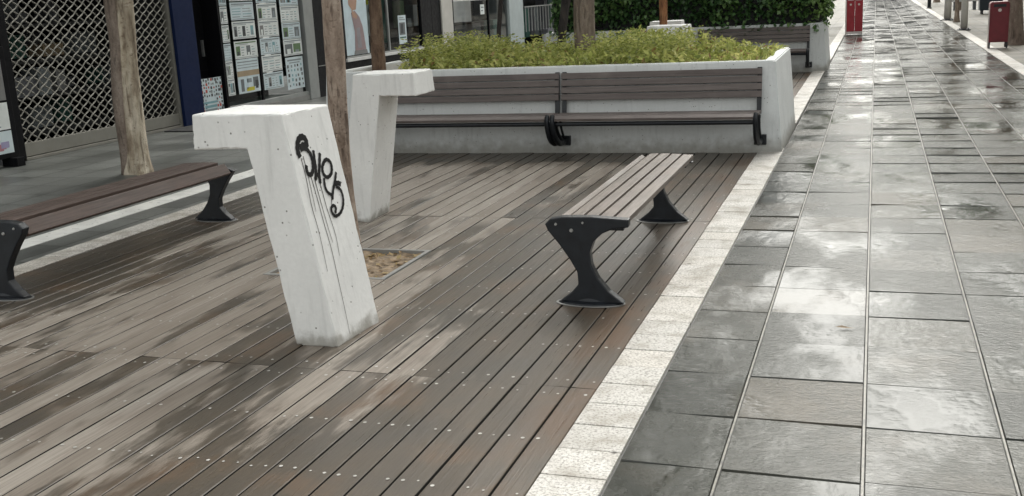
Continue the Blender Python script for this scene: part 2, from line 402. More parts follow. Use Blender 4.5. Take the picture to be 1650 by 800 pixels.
# ---- path of wet stone slabs
XL = [-.82, -.465, .003, .475, .945, 1.415, 1.885, 2.22]
ROW, Y0 = .4635, 3.381
pb = MB(); pb.mat(M['path'])
nrow0 = -14; nrow1 = 250
for j in range(nrow0, nrow1):
    for i in range(len(XL)-1):
        x0, x1 = XL[i]+.005, XL[i+1]-.005; y0, y1 = Y0+j*ROW+.0022, Y0+(j+1)*ROW-.0022
        pb.rnd = random.random(); pb.rnd2 = random.random()
        tx, ty, tz = random.gauss(0, .0016), random.gauss(0, .0026), random.gauss(0, .0010)
        if j > 80: tx *= .6; ty *= .6
        dz = lambda sx, sy: .010+tz+sx*tx+sy*ty
        b = .004
        # top face with a tiny arris
        top = [(x0+b, y0+b, dz(-1, -1)), (x1-b, y0+b, dz(1, -1)), (x1-b, y1-b, dz(1, 1)), (x0+b, y1-b, dz(-1, 1))]
        bot = [(x0, y0, .001), (x1, y0, .001), (x1, y1, .001), (x0, y1, .001)]
        pb.add(top+bot, [(0, 1, 2, 3), (4, 5, 1, 0), (5, 6, 2, 1), (6, 7, 3, 2), (7, 4, 0, 3)])
yA, yB = Y0+nrow0*ROW, Y0+nrow1*ROW
pb.mat(M['joint_dark']); pb.rnd = .5
pb.quad((-.82, yA, .002), (2.22, yA, .002), (2.22, yB, .002), (-.82, yB, .002))
pb.mat(M['joint'])
for x in XL[1:-1]:
    nseg = 300
    for k in range(nseg):     # the long joints are pointed up with pale mortar, a little uneven
        a, c = yA+(yB-yA)*k/nseg, yA+(yB-yA)*(k+1)/nseg
        pb.quad((x-.0038, a, .0085), (x+.0038, a, .0085), (x+.0038, c, .0085), (x-.0038, c, .0085))
struct(pb.build('path'))

# ---- kerb strips (rows of pale blocks)
def kerb(x0, x1, y0, y1, L, top):
    k = MB(); k.mat(M['kerb']); y = y0
    while y < y1:
        k.rnd = random.random(); zz = top+random.uniform(-.002, .002)
        k.box(x0+.001, x1-.003, y+.002, y+L-.002, -.06, zz, .004); y += L
    k.mat(M['joint_dark']); k.quad((x0, y0, top-.012), (x1, y0, top-.012), (x1, y1, top-.012), (x0, y1, top-.012))
    return struct(k.build('kerb'))
kerb(-1.06, -.82, -3.0, 10.545, .222, .014)
kerb(-1.06, -.84, 12.76, 20.19, .222, .014)
kerb(-1.06, -.84, 22.5, 70, .40, .014)
kerb(2.22, 2.46, -3.0, 110, .45, .020)

# ---- side pavement with two pale strips, terrace paving on the right
pv = MB(); pv.quad((-9.62, -12, -.002), (-5.30, -12, -.002), (-5.30, 120, -.002), (-9.62, 120, -.002)); struct(pv.build('pavement', M['pavement']))
tp = MB(); tp.quad((2.46, -12, .006), (30, -12, .006), (30, 130, .006), (2.46, 130, .006)); struct(tp.build('terrace', M['terrace']))
for (a, b) in ((-5.53, -5.31), (-6.12, -5.89)):
    k = MB(); k.mat(M['strip'] if a < -5.8 else M['kerb']); y = -3
    while y < 40:
        k.rnd = random.random(); k.box(a+.001, b-.001, y+.002, y+.398, -.05, .004+random.uniform(-.0015, .0015), .003); y += .40
    struct(k.build('paving_strip'))
gp = MB(); gp.quad((-5.31, 22.4, -.006), (-1.06, 22.4, -.006), (-1.06, 120, -.006), (-5.31, 120, -.006)); struct(gp.build('pavement', M['terrace']))

# ---- deck boards
def deck(y0, y1, x0, x1, seams, hole, pitch=.1215, dx=0):
    db = MB(); rows = []
    nb = int(round((x1-x0)/pitch)); pitch = (x1-x0)/nb
    for i in range(nb):
        a, b = x0+i*pitch+.0045, x0+(i+1)*pitch-.0045
        cuts = [y0]+list(seams)+[y1]
        for s0, s1 in zip(cuts[:-1], cuts[1:]):
            segs = [(s0+.0015, s1-.0015)]
            if hole and b > hole[0] and a < hole[1]:
                segs = [(p, q) for (p, q) in ((s0+.0015, min(s1-.0015, hole[2])), (max(s0+.0015, hole[3]), s1-.0015)) if q-p > .02]
            for p, q in segs:
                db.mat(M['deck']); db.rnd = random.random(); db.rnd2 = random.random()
                z = .004+random.gauss(0, .0011); t = random.gauss(0, .0007)
                e = .003
                n_ = max(1, int((q-p)/.8)); ys = [p+(q-p)*k/n_ for k in range(n_+1)]
                wob = [random.gauss(0, .0007) for _ in ys]
                for k in range(n_):
                    u, v = ys[k], ys[k+1]; w0, w1 = wob[k], wob[k+1]
                    db.add([(a, u, z-e+w0), (a+e, u, z+w0), (b-e, u, z+t+w0), (b, u, z+t-e+w0), (a, v, z-e+w1), (a+e, v, z+w1), (b-e, v, z+t+w1), (b, v, z+t-e+w1),
                            (a, u, z-.03), (b, u, z-.03), (a, v, z-.03), (b, v, z-.03)],
                           [(0, 1, 5, 4), (1, 2, 6, 5), (2, 3, 7, 6), ])
                    db.mat(M['joint_black']); db.add([(a, u, z-e+w0), (a, v, z-e+w1), (a, v, z-.03), (a, u, z-.03), (b, u, z+t-e+w0), (b, u, z-.03), (b, v, z-.03), (b, v, z+t-e+w1)], [(0, 1, 2, 3), (4, 5, 6, 7)]); db.mat(M['deck'])
                rows.append((a, b, p, q, z))
    # pale screw heads, two to a board on every joist
    db.mat(M['screw'])
    joists = []
    for sm in list(seams):
        joists += [sm-.075, sm+.075]
        joists += [sm+.075+.45*k for k in range(1, 7)]
    for (a, b, p, q, z) in rows:
        for jy in joists:
            if not (p+.03 < jy < q-.03): continue
            for xx in (a+.026, b-.026):
                if random.random() < .25: continue
                cx_, cy_ = xx+random.gauss(0, .003), jy+random.gauss(0, .006); r = random.choice([.005, .006, .007, .008])
                db.add([(cx_+r*math.cos(k*math.pi/3.5), cy_+r*math.sin(k*math.pi/3.5), z+.0022) for k in range(7)], [list(range(7))])
    db.mat(M['joint_black']); db.quad((x0, y0, -.045), (x1, y0, -.045), (x1, y1, -.045), (x0, y1, -.045))
    return struct(db.build('deck'))
PIT = (-3.604, -2.764, 5.56, 6.30)
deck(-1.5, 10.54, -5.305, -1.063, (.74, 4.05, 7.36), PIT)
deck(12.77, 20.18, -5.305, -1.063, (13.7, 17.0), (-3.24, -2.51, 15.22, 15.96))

# ---- tree pits: metal edge, earth and litter
def pit(x0, x1, y0, y1, z0=-.016):
    e = MB(); n_ = 22
    for i in range(n_):
        for j in range(n_):
            pass
    hh = lambda x, y: z0+.022*mnoise.noise(Vector((x*7, y*7, 0)))+.012*mnoise.noise(Vector((x*25, y*25, 3)))
    xs = np.linspace(x0, x1, n_); ys = np.linspace(y0, y1, n_)
    base = len(e.v)
    for y in ys:
        for x in xs: e.v.append((x, y, hh(x, y)))
    e.mat(M['earth'])
    for j in range(n_-1):
        for i in range(n_-1): a = j*n_+i; e.face([a, a+1, a+n_+1, a+n_])
    e.mat(M['leaf_dry'])
    for _ in range(170):
        x, y = random.uniform(x0+.03, x1-.03), random.uniform(y0+.03, y1-.03); z = hh(x, y)+.008; a = random.uniform(0, 6.28); L = random.uniform(.015, .035); w = L*.45
        u = Vector((math.cos(a), math.sin(a), random.uniform(-.4, .4)))*L; v = Vector((-math.sin(a), math.cos(a), random.uniform(-.4, .4)))*w; c = Vector((x, y, z)); e.rnd = random.random()
        e.quad(c-u, c-v, c+u, c+v)
    e.mat(M['alu_dark'])
    for (a, b, c, d_) in ((x0, x1, y0+.002, y0+.03), (x0, x1, y1-.03, y1-.002), (x0+.002, x0+.03, y0+.031, y1-.031), (x1-.03, x1-.002, y0+.031, y1-.031)):
        e.box(a, b, c, d_, -.06, .006)
    return struct(e.build('tree_pit'))
pit(*PIT); pit(-3.24, -2.51, 15.22, 15.96)

# ================================================================== WHITE CONCRETE POSTS
OUTER = -2.44
P1 = [(-2.67, 0), (-2.44, 0), (-2.629, 1.145), (-3.122, 1.148), (-3.133, .975), (-2.834, .98)]
def post(name, label, poly, y0, y1, sh, org):
    t = thing(name, label, 'concrete post', org, 0, 'white concrete posts on the decks')
    b = MB(); pl = [(p[0]-org[0], p[1]) for p in poly]
    b.prism(pl, y0-org[1], y1-org[1], (sh, 0), .011, bseg=3)
    # uneven hand-cast surface
    bm = bmesh.new(); 
    o = b.build('post_body', M['pillar'], t)
    bm.from_mesh(o.data); bmesh.ops.subdivide_edges(bm, edges=[e for e in bm.edges if e.calc_length() > .08], cuts=15, use_grid_fill=True)
    bmesh.ops.triangulate(bm, faces=[f for f in bm.faces if len(f.verts) > 4])
    bm.normal_update()
    for v in bm.verts:        # worn, chipped arrises
        fs = [f.normal for f in v.link_faces]
        if any(a.dot(fs[0]) < .97 for a in fs):
            q = v.co*1.0; c = mnoise.noise(q*9)*.0035+min(0, mnoise.noise(q*31)+.22)*.02
            v.co += v.normal*c
    bm.to_mesh(o.data); bm.free()
    return t
post1 = post('concrete_post', 'white seven-shaped concrete post tagged with black graffiti, standing nearest on the deck', P1, 4.35, 4.77, .025, (-2.55, 4.5, 0))
P2 = [(-3.843+(OUTER-x), z*.978) for x, z in P1][::-1]
post2 = post('concrete_post', 'white concrete post without graffiti, its arm pointing towards the planter benches, behind the tagged post', P2, 7.1, 7.5, -.02, (-3.75, 7.3, 0))
copy_tree(post1, (-2.55+.285, 4.5+9.62, 0), 0, 'white concrete post beyond the nearest planter, in front of the orange trunk')
copy_tree(post2, (-3.75+.31, 7.3+9.62, 0), 0, 'white concrete post beyond the nearest planter, behind the orange trunk')

# graffiti tag on the right face of the nearest post
A_ = Vector((-2.629, 4.35, 1.145)); B_ = Vector((-2.44, 4.35, 0)); C_ = Vector((-2.415, 4.77, 0))
nP = (B_-A_).cross(C_-A_).normalized()
if nP.x < 0: nP = -nP
def onface(y, z, off): 
    x = A_.x-(nP.y*(y-A_.y)+nP.z*(z-A_.z))/nP.x
    return Vector((x, y, z))+nP*off
gm = MB(); OFF = [.0014]
def stroke(pts, w, mat, taper=False):
    gm.mat(mat); P = smoothpath([(p[0], p[1], 0) for p in pts], 7); N = len(P); L = []; Rr = []
    for i, p in enumerate(P):
        t = (P[min(i+1, N-1)]-P[max(i-1, 0)]); t.normalize(); nn = Vector((-t.y, t.x, 0))
        ww = w*(1+.12*math.sin(i*1.7)); 
        if i in (0, N-1): ww *= .55
        if taper: ww = w*(1-.55*i/N)
        off = OFF[0]+i*3e-6
        L.append(onface(p.x+nn.x*ww/2, p.y+nn.y*ww/2, off)); Rr.append(onface(p.x-nn.x*ww/2, p.y-nn.y*ww/2, off))
    vs = L+Rr; gm.add(vs, [(i, i+1, N+i+1, N+i) for i in range(N-1)]); OFF[0] += .00022
DR = [[(4.426, .924), (4.427, .821), (4.417, .694), (4.424, .576), (4.422, .478), (4.415, .368)],
      [(4.47, .827), (4.477, .722), (4.484, .589), (4.493, .461), (4.489, .328), (4.483, .161), (4.475, .03)],
      [(4.495, .803), (4.499, .704), (4.509, .564), (4.518, .488)],
      [(4.532, .78), (4.538, .657), (4.557, .52), (4.547, .414)], [(4.445, .93), (4.446, .80), (4.44, .66)], [(4.597, .692), (4.583, .655)]]
for q in DR: stroke(q, .0052, M['drip'], True)
GS = [([(4.419, .928), (4.412, .964), (4.433, 1.005), (4.468, 1.02), (4.496, 1.006), (4.495, .977), (4.462, .979), (4.436, .967)], .026),
      ([(4.433, .961), (4.467, .965), (4.503, .941), (4.513, .897), (4.502, .86), (4.474, .836), (4.449, .846), (4.447, .872), (4.453, .886)], .019),
      ([(4.54, .945), (4.532, .901), (4.524, .856), (4.498, .802)], .017),
      ([(4.59, .924), (4.566, .875), (4.541, .827), (4.532, .78)], .017),
      ([(4.511, .832), (4.532, .819), (4.536, .789)], .018),
      ([(4.597, .87), (4.627, .884), (4.658, .87), (4.663, .839), (4.644, .81), (4.602, .80), (4.578, .821), (4.581, .853), (4.605, .876)], .016),
      ([(4.572, .802), (4.565, .757), (4.576, .729), (4.605, .71)], .014),
      ([(4.691, .811), (4.664, .772), (4.628, .732), (4.601, .687)], .014),
      ([(4.649, .758), (4.682, .756), (4.707, .745)], .021),
      ([(4.658, .743), (4.692, .72), (4.698, .678), (4.681, .641), (4.643, .612), (4.595, .605), (4.572, .623), (4.572, .65), (4.597, .658), (4.612, .642), (4.595, .618)], .014)]
for q, w in GS: stroke(q, w*1.22, M['paint_black'])
gob = gm.build('graffiti', None, post1)
for v in gob.data.vertices: v.co -= Vector((-2.55, 4.5, 0))
# ================================================================== BACKLESS BENCHES
def make_bench(label):
    t = thing('park_bench', label, 'bench', (-1.42, 6.36, 0), 0, 'backless slatted benches on the deck')
    prof = [(-1.634, .441), (-1.604, .471), (-1.538, .482), (-1.378, .485), (-1.18, .473), (-1.181, .430), (-1.263, .421), (-1.322, .395), (-1.37, .352), (-1.393, .292),
            (-1.386, .221), (-1.353, .151), (-1.295, .080), (-1.215, .018), (-1.394, .012), (-1.565, .018), (-1.50, .070), (-1.462, .115), (-1.465, .182), (-1.505, .253), (-1.562, .335), (-1.619, .405)]
    pl = [(p[0]+1.42, p[1]) for p in prof]
    # seat: five slats over the rounded nose
    s = MB(); s.mat(M['slat'])
    for (cx_, cz, w, tilt) in ((-.158, .424, .092, 56), (-.052, .4635, .067, 4), (.028, .464, .067, 0), (.108, .461, .067, -2), (.190, .456, .072, -3)):
        s.rnd = random.random()
        T = Matrix.Translation((cx_, 0, cz)) @ Matrix.Rotation(R_(-tilt), 4, 'Y')
        s.box(-w/2, w/2, -1.060, 1.08, -.016, .016, .005, T)
    s.build('seat', None, t)
    for sy in (-1.09, .985):
        l = MB(); l.mat(M['iron']); l.prism(pl if sy < 0 else [(x, min(z, .438-.03*max(0, (-.13-x)/.08))) for x, z in pl], sy-.032, sy+.026, bev=.007)
        # side flange round the foot and the ring of the base plate
        l.lathe([(.175, .0045), (.178, .010), (.165, .016), (.10, .024), (.06, .05), (.035, .10)], .015, sy, 24, 1.0, .42)
        lo = l.build('leg', None, t); l = MB()
        l.mat(M['steel']); l.lathe([(.186, .004), (.187, .0085), (.176, .0095)], .015, sy, 28, 1.02, .45)
        l.build('base_plate', None, lo); l = MB(); l.mat(M['steel'])
        for (bx, bz, r) in ((-.152, .442, .008), (-.068, .41, .011), (-.005, .452, .007)) if sy < 0 else ():
            l = MB(); l.mat(M['steel']); l.tube([(bx, sy-.034, bz), (bx, sy-.041, bz)], [r, r*.7], 10); l.build('bolt', None, lo)
        l = MB(); l.mat(M['iron']); l.box(-.17, .2, sy+(.027 if sy < 0 else -.062), sy+(.062 if sy < 0 else -.033), .40, .428, .004); l.build('seat_support', None, lo)
    return t
b1 = make_bench('backless bench with pale worn brown slats on black legs, by the kerb stones')
b2 = copy_tree(b1, (-4.925, 5.93, 0), 0, 'backless bench with dark brown slats along the pavement side of the deck')
def deep(o): return [q for c in children(o) for q in [c]+deep(c)]
for c in deep(b2):      # its rounded front faces the other way
    c.data = c.data.copy(); c.data.transform(Matrix.Scale(-1, 4, (1, 0, 0))); c.data.flip_normals()
    if c.name.startswith('leg') and c.data.vertices[0].co.y > 0: c.location.y += .14
for c in children(b1):
    if c.name.startswith('seat'):
        c.data = c.data.copy(); c.data.materials[0] = M['slat_pale']

# ================================================================== PLANTERS
def make_planter(y0, depth, xl, xr_, top, label, mat):
    t = thing('planter', label, 'planter', ((xl+xr_)/2, y0+depth/2, 0), 0, 'white concrete planters between the decks')
    o = Vector(t.location); b = MB(); b.mat(mat)
    bt = [(xl, y0), (xr_, y0), (xr_-.02, y0+depth), (xl, y0+depth)]
    tpp = [(xl+.07, y0+.05), (xr_-.075, y0+.05), (xr_-.09, y0+depth-.05), (xl+.07, y0+depth-.05)]
    th = .115; inn = [(tpp[0][0]+th, tpp[0][1]+th), (tpp[1][0]-th, tpp[1][1]+th), (tpp[2][0]-th, tpp[2][1]-th), (tpp[3][0]+th, tpp[3][1]-th)]
    bm = bmesh.new()
    V = [[bm.verts.new((x-o.x, y-o.y, z)) for x, y in ring] for ring, z in ((bt, -.04), (tpp, top), (inn, top), (inn, top-.22))]
    for k in range(3):
        for i in range(4): bm.faces.new((V[k][i], V[k][(i+1) % 4], V[k+1][(i+1) % 4], V[k+1][i]))
    bm.faces.new(V[3]); bmesh.ops.recalc_face_normals(bm, faces=bm.faces[:])
    ed = [e for e in bm.edges if abs(e.verts[0].co.z-e.verts[1].co.z) > .3 or (e.verts[0].co.z > top-.01 and e.verts[1].co.z > top-.01)]
    bmesh.ops.bevel(bm, geom=ed, offset=.012, segments=2, affect='EDGES')
    bm.verts.index_update(); b.add([tuple(v.co) for v in bm.verts], [[v.index for v in f.verts] for f in bm.faces]); bm.free()
    b.build('planter_wall', None, t)
    s = MB(); s.mat(M['earth']); s.quad(*[(x-o.x, y-o.y, top-.09) for x, y in inn]); s.build('soil', None, t)
    return t
make_planter(10.55, 2.2, -5.85, -.825, .895, 'white tapered concrete planter full of yellow-green ground cover', M['planter'])
make_planter(20.2, 2.2, -6.2, -.80, .875, 'white concrete planter under the dark green hedge', M['planter'])

# wall benches hung on the planter fronts
def make_wall_bench(label, w):
    t = thing('wall_bench', label, 'bench', (0, 0, 0), 0, 'slatted benches fixed to the planters')
    s = MB(); s.mat(M['wallslat'])
    for k in range(4):
        z0 = .555+k*.071; s.rnd = random.random()
        T = Matrix.Translation((0, -.035+.026*k*.5, z0+.03)) @ Matrix.Rotation(R_(-9), 4, 'X')
        s.box(-w/2, w/2, -.014, .014, -.0305, .0305, .004, T)
    s.build('backrest', None, t)
    s = MB(); s.mat(M['wallslat'])
    for k in range(4):
        y = -.41+k*.098; s.rnd = random.random()
        T = Matrix.Translation((0, y, .424+[-.012, .002, 0, -.004][k])) @ Matrix.Rotation(R_([16, 0, -1, -3][k]), 4, 'X')
        s.box(-w/2, w/2, -.044, .044, -.014, .014, .004, T)
    s.build('seat', None, t)
    r = MB(); r.mat(M['iron']); r.tube([(-w/2, -.40, .355), (w/2, -.40, .355)], .021, 10); r.tube([(-w/2, -.12, .375), (w/2, -.12, .375)], .017, 8); r.build('seat_rail', None, t)
    for sx in (-1, 1):
        x = sx*(w/2-.015)
        a = MB(); a.mat(M['iron'])
        for k, (dx, w_) in enumerate(((-.0, .018), )):
            path = smoothpath([(x, -.425, .44), (x, -.455, .40), (x, -.44, .32), (x, -.37, .22), (x, -.24, .145), (x, -.06, .125), (x, .02, .13)], 5)
            a.tube(path, [.022+.010*min(1, i/18) for i in range(len(path))], 8)
            path = smoothpath([(x-.004, -.30, .40), (x-.004, -.27, .30), (x-.004, -.17, .20), (x, -.06, .14)], 5); a.tube(path, .013, 8)
            path = smoothpath([(x+.004, -.17, .40), (x+.004, -.15, .30), (x+.004, -.08, .20), (x, -.03, .15)], 5); a.tube(path, .013, 8)
        a.box(x-.06, x+.06, -.02, .025, .085, .185, .006)
        a.build('bracket', None, t)
        u = MB(); u.mat(M['iron']); T = Matrix.Translation((sx*(w/2-.025), -.0, .60)) @ Matrix.Rotation(R_(-9), 4, 'X'); u.box(-.022, .022, -.012, .014, -.21, .24, .003, T)
        u.build('back_post', None, t)
    return t
wb1 = make_wall_bench('slatted wall bench on the near planter, right half, ending beside the kerb stones', 2.02); wb1.location = (-2.03, 10.545, 0)
copy_tree(wb1, (-4.075, 10.545, 0), 0, 'slatted wall bench on the near planter, partly behind the white post without graffiti')
copy_tree(wb1, (-2.12, 20.195, 0), 0, 'slatted wall bench on the far planter below the hedge')

# ground cover in the near planter
def leaf_mesh(mb, c, L, w, a, tilt, bend=.2):
    u = Vector((math.cos(a)*math.cos(tilt), math.sin(a)*math.cos(tilt), math.sin(tilt)))
    v = Vector((-math.sin(a), math.cos(a), 0)); nn = u.cross(v)
    v = (v*math.cos(bend*4)+nn*math.sin(bend*4))
    c = Vector(c)
    mb.add([c, c+u*L*.5+v*w*.5, c+u*L-nn*L*.18, c+u*L*.5-v*w*.5], [(0, 1, 2, 3)])
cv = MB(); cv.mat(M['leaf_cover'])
def cover(n_, x0, x1, y0, y1, zf, dens=lambda x, y: 1):
    k = 0
    while k < n_:
        x, y = random.uniform(x0, x1), random.uniform(y0, y1)
        if random.random() > dens(x, y): continue
        k += 1; H_ = zf(x, y); z = .80+random.random()**.7*H_
        cl = mnoise.noise(Vector((x*2.3, y*2.3, 0)))*.5+.5
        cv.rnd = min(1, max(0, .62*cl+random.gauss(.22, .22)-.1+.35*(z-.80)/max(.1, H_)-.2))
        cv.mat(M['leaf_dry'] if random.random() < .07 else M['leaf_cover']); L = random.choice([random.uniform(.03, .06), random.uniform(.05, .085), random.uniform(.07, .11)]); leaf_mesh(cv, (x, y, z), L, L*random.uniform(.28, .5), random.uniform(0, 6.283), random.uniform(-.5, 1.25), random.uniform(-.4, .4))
hgt = lambda x, y: .17+.10*(mnoise.noise(Vector((x*1.7, y*1.7, 5))))+.10*max(0, (y-11.1)/1.6)+(.09 if -2.7 < x < -1.9 and y > 12 else 0)-.13*max(0, min(1, (x+1.8)/.5))
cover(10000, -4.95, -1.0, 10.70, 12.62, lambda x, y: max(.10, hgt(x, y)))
for _ in range(600):            # taller straggling sprigs
    x = random.choice([random.uniform(-5.0, -4.1), random.uniform(-5.0, -1.8), random.uniform(-2.8, -2.0)]); y = random.uniform(10.9, 12.55)
    hh = random.uniform(.2, .36) if x > -4.4 else random.uniform(.2, .42)
    a = random.uniform(0, 6.28); ln = random.uniform(.03, .16); P = [Vector((x+math.cos(a)*ln*t*t, y+math.sin(a)*ln*t*t, .82+hh*t)) for t in np.linspace(0, 1, 9)]
    cv.rnd = random.uniform(.2, .6)
    for i in range(8):
        for s_ in (0, 2.1, 4.2):
            L = random.uniform(.03, .06); cv.rnd = min(1, max(0, random.gauss(.5, .25))); leaf_mesh(cv, P[i+1], L, L*.42, a+s_+i*.9, random.uniform(-.1, .9))
tag(cv.build('ground_cover'), 'yellow-green shrubby ground cover spilling along the near planter', 'ground cover', kind='stuff')

# hedge on the far planter
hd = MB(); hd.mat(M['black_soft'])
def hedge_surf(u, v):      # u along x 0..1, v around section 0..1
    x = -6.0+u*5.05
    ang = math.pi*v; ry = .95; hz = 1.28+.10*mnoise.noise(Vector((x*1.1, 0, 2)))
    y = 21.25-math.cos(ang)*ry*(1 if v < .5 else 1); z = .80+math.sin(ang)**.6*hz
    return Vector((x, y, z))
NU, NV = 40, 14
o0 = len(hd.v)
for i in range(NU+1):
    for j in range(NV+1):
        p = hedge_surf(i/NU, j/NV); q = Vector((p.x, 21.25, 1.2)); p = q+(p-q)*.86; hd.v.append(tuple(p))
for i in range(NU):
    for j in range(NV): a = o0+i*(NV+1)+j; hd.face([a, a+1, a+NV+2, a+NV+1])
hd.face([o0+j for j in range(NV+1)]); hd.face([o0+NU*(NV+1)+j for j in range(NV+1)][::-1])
hd.mat(M['leaf_hedge'])
for _ in range(15000):
    r = random.random()
    if r < .86: p = hedge_surf(random.random(), random.random()**1.25*.8)
    else:
        v = random.random(); p = hedge_surf(1, v); q = Vector((p.x, 21.25, 1.0)); p = q+(p-q)*math.sqrt(random.random()); p.x += random.uniform(0, .16)
    nz = mnoise.noise(Vector((p.x*2.2, p.y*2.2, p.z*2.4)))
    c = Vector((p.x, 21.25, 1.2)); p = c+(p-c)*(1+.13*nz+random.uniform(-.14, .04))
    if p.z < 1.0 and p.y < 20.9: p.y -= random.uniform(0, .10); p.z -= random.uniform(0, .12)
    hd.rnd = min(1, max(0, .40+.5*nz+random.gauss(0, .18)+(.35 if p.x > -1.15 else 0)))
    L = random.uniform(.06, .12); leaf_mesh(hd, p, L, L*.75, random.gauss(-1.57, .9), random.uniform(-1.2, .5), random.uniform(-.25, .25))
tag(hd.build('hedge'), 'thick dark green hedge growing out of the far planter', 'hedge')

# ================================================================== TREES
def crown_mesh(seed, R, H, n_):
    rs = random.Random(seed); mb = MB(); mb.mat(M['leaf_crown'])
    cl = []
    for _ in range(26):
        a = rs.uniform(0, 6.28); rr = R*rs.random()**.5; zz = rs.uniform(-.5, .5)*H*(1-.4*rr/R); cl.append((Vector((rr*math.cos(a), rr*math.sin(a), zz)), rs.uniform(.35, .75), rs.random()))
    for _ in range(n_):
        c, r, sh = rs.choice(cl); dv = Vector((rs.gauss(0, 1), rs.gauss(0, 1), rs.gauss(0, 1))).normalized()*r*rs.random()**.35; dv.z *= .7
        p = c+dv; mb.rnd = min(1, max(0, .25+.4*sh+rs.gauss(0, .15)))
        L = rs.uniform(.10, .19); leaf_mesh(mb, p, L, L*.6, rs.uniform(0, 6.28), rs.uniform(-.9, .7), rs.uniform(-.3, .3))
    me = mb.build('crown'); dat = me.data; COL.objects.unlink(me); bpy.data.objects.remove(me); return dat
CROWNS = [crown_mesh(1, 1.9, 2.6, 3600), crown_mesh(2, 2.2, 2.8, 4200), crown_mesh(3, 2.5, 3.4, 4600)]
def tree(label, x, y, z0, r0, r1, mat, cz, ci, lean=(0, 0), fn=None, name='tree', group=None, bend=None, scale=1., flare=1.5, coff=(0, 0)):
    t = thing(name, label, 'tree', (x, y, z0), 0, group)
    k = MB(); zt = cz-1.0
    zs = [-.05, .04, .12, .25, .45, .7, 1.0, 1.4, 1.9, 2.5, 3.2, zt] if zt > 3.3 else [-.05, .05, .2, .5, 1.0, 1.6, zt]
    pts = []; rad = []
    for z in zs:
        s_ = z/zt; b = bend(z) if bend else (0, 0)
        pts.append((lean[0]*z+b[0]+.012*math.sin(z*3+x*5), lean[1]*z+b[1]+.012*math.cos(z*2.3+y), z)); rad.append((r0+(r1-r0)*s_)*(1+(flare-1)*math.exp(-max(z, 0)*6)))
    wob = lambda an, i, p: 1+.12*mnoise.noise(Vector((math.cos(an)*1.4+x, math.sin(an)*1.4+y, p.z*1.8)))+.05*mnoise.noise(Vector((math.cos(an)*4, math.sin(an)*4, p.z*5+x)))+.16*math.exp(-max(p.z, 0)*7)*math.sin(an*4+x)
    f = (lambda an, i, p: wob(an, i, p)*fn(an, i, p)) if fn else wob
    # denser rings for bark shape
    P2, R2 = [], []
    sp = smoothpath(pts, 7); 
    for i, p in enumerate(sp): P2.append(p); a = min(len(rad)-1, i/7); i0 = int(a); i1 = min(i0+1, len(rad)-1); R2.append(rad[i0]+(rad[i1]-rad[i0])*(a-i0))
    k.tube(P2, R2, 40 if fn else 24, f)
    top = Vector(pts[-1]); rs = random.Random(int(x*100+y*10))
    for i in range(6):
        a = i*1.05+rs.uniform(0, .6); L = rs.uniform(1.0, 1.9)*scale
        e = top+Vector((math.cos(a)*L, math.sin(a)*L, rs.uniform(.5, 1.5)))
        k.tube(smoothpath([top-Vector((0, 0, .25)), top+(e-top)*.5+Vector((0, 0, .2)), e], 4), [r1*.65*(1-.8*j/8) for j in range(9)], 7)
    k.build('trunk', mat, t, smooth=True)
    c = bpy.data.objects.new('crown', CROWNS[ci]); COL.objects.link(c); c.parent = t; c.location = (pts[-1][0]+coff[0], pts[-1][1]+coff[1], cz+.6); c.rotation_euler = (0, 0, rs.uniform(0, 6.28)); c.scale = (scale, scale, scale)
    return t
GT = 'street trees of the promenade'
def second_stem(root, off, r0, r1, mat, H_):
    k = MB(); P = []; Rr = []
    for i in range(40):
        z = -.03+H_*i/39; s_ = z/H_; o = off*(1-.25*math.exp(-max(z, 0)*3)); P.append((.055*z+o*-.78+.008*math.sin(z*6), o*-.63+.008*math.cos(z*5), z)); Rr.append((r0+(r1-r0)*s_)*(1+.3*math.exp(-max(z, 0)*7)))
    k.tube(P, Rr, 22, lambda an, i, p: 1+.10*mnoise.noise(Vector((math.cos(an)*2, math.sin(an)*2, p.z*2.5))))
    k.build('trunk', mat, root, smooth=True)
two = lambda an, i, p: 1+.16*math.cos(2*(an+1.05))+-.42*math.exp(-((math.sin((an+1.22)/2))/.16)**2)
tA = tree('pale peeling trunk with a deep dark groove, standing by the shuttered shop', -7.365, 9.23, 0, .115, .088, M['bark_pale'], 4.6, 1, (.055, 0), two, group=GT)
second_stem(tA, .118, .072, .066, M['bark_grey'], 3.4)
tree('slim straight brown trunk in the deck pit between the two nearest white posts', -3.178, 5.93, -.02, .064, .052, M['bark_brown'], 4.7, 0, (.012, 0), group=GT)
tree('slim dark brown trunk rising behind the arm of the white post without graffiti', -5.55, 11.5, .70, .078, .06, M['bark_umber'], 4.0, 0, (.004, 0), group=GT, flare=1.1)
tree('stout grey-brown trunk rising from the ground cover of the near planter', -3.19, 12.15, .70, .125, .10, M['bark_grey'], 5.6, 1, (.0, 0), group=GT, flare=1.1, scale=1.3)
tree('thin dark trunk leaning in front of the pale blue column', -5.62, 16.0, 0, .04, .034, M['bark_dark'], 4.6, 0, (.0, 0), group=GT, bend=lambda z: (.10*max(0, z-.9)**1.4, 0), scale=.8)
tree('dark leaning trunk, forked, just left of the stout grey-brown trunk', -4.80, 16.3, 0, .072, .06, M['bark_dark'], 4.6, 1, (.15, 0), group=GT, scale=.9)
fk = MB(); fk.tube(smoothpath([(-4.62, 16.3, 1.2), (-4.52, 16.32, 1.6), (-4.36, 16.35, 2.2), (-4.1, 16.4, 3.4)], 4), .04, 9); fo = fk.build('branch', M['bark_dark'])
for o in COL.objects:
    if o.get('label', '').startswith('dark leaning trunk, forked'): fo.parent = o; fo.matrix_parent_inverse = Matrix.Translation(-Vector(o.location))
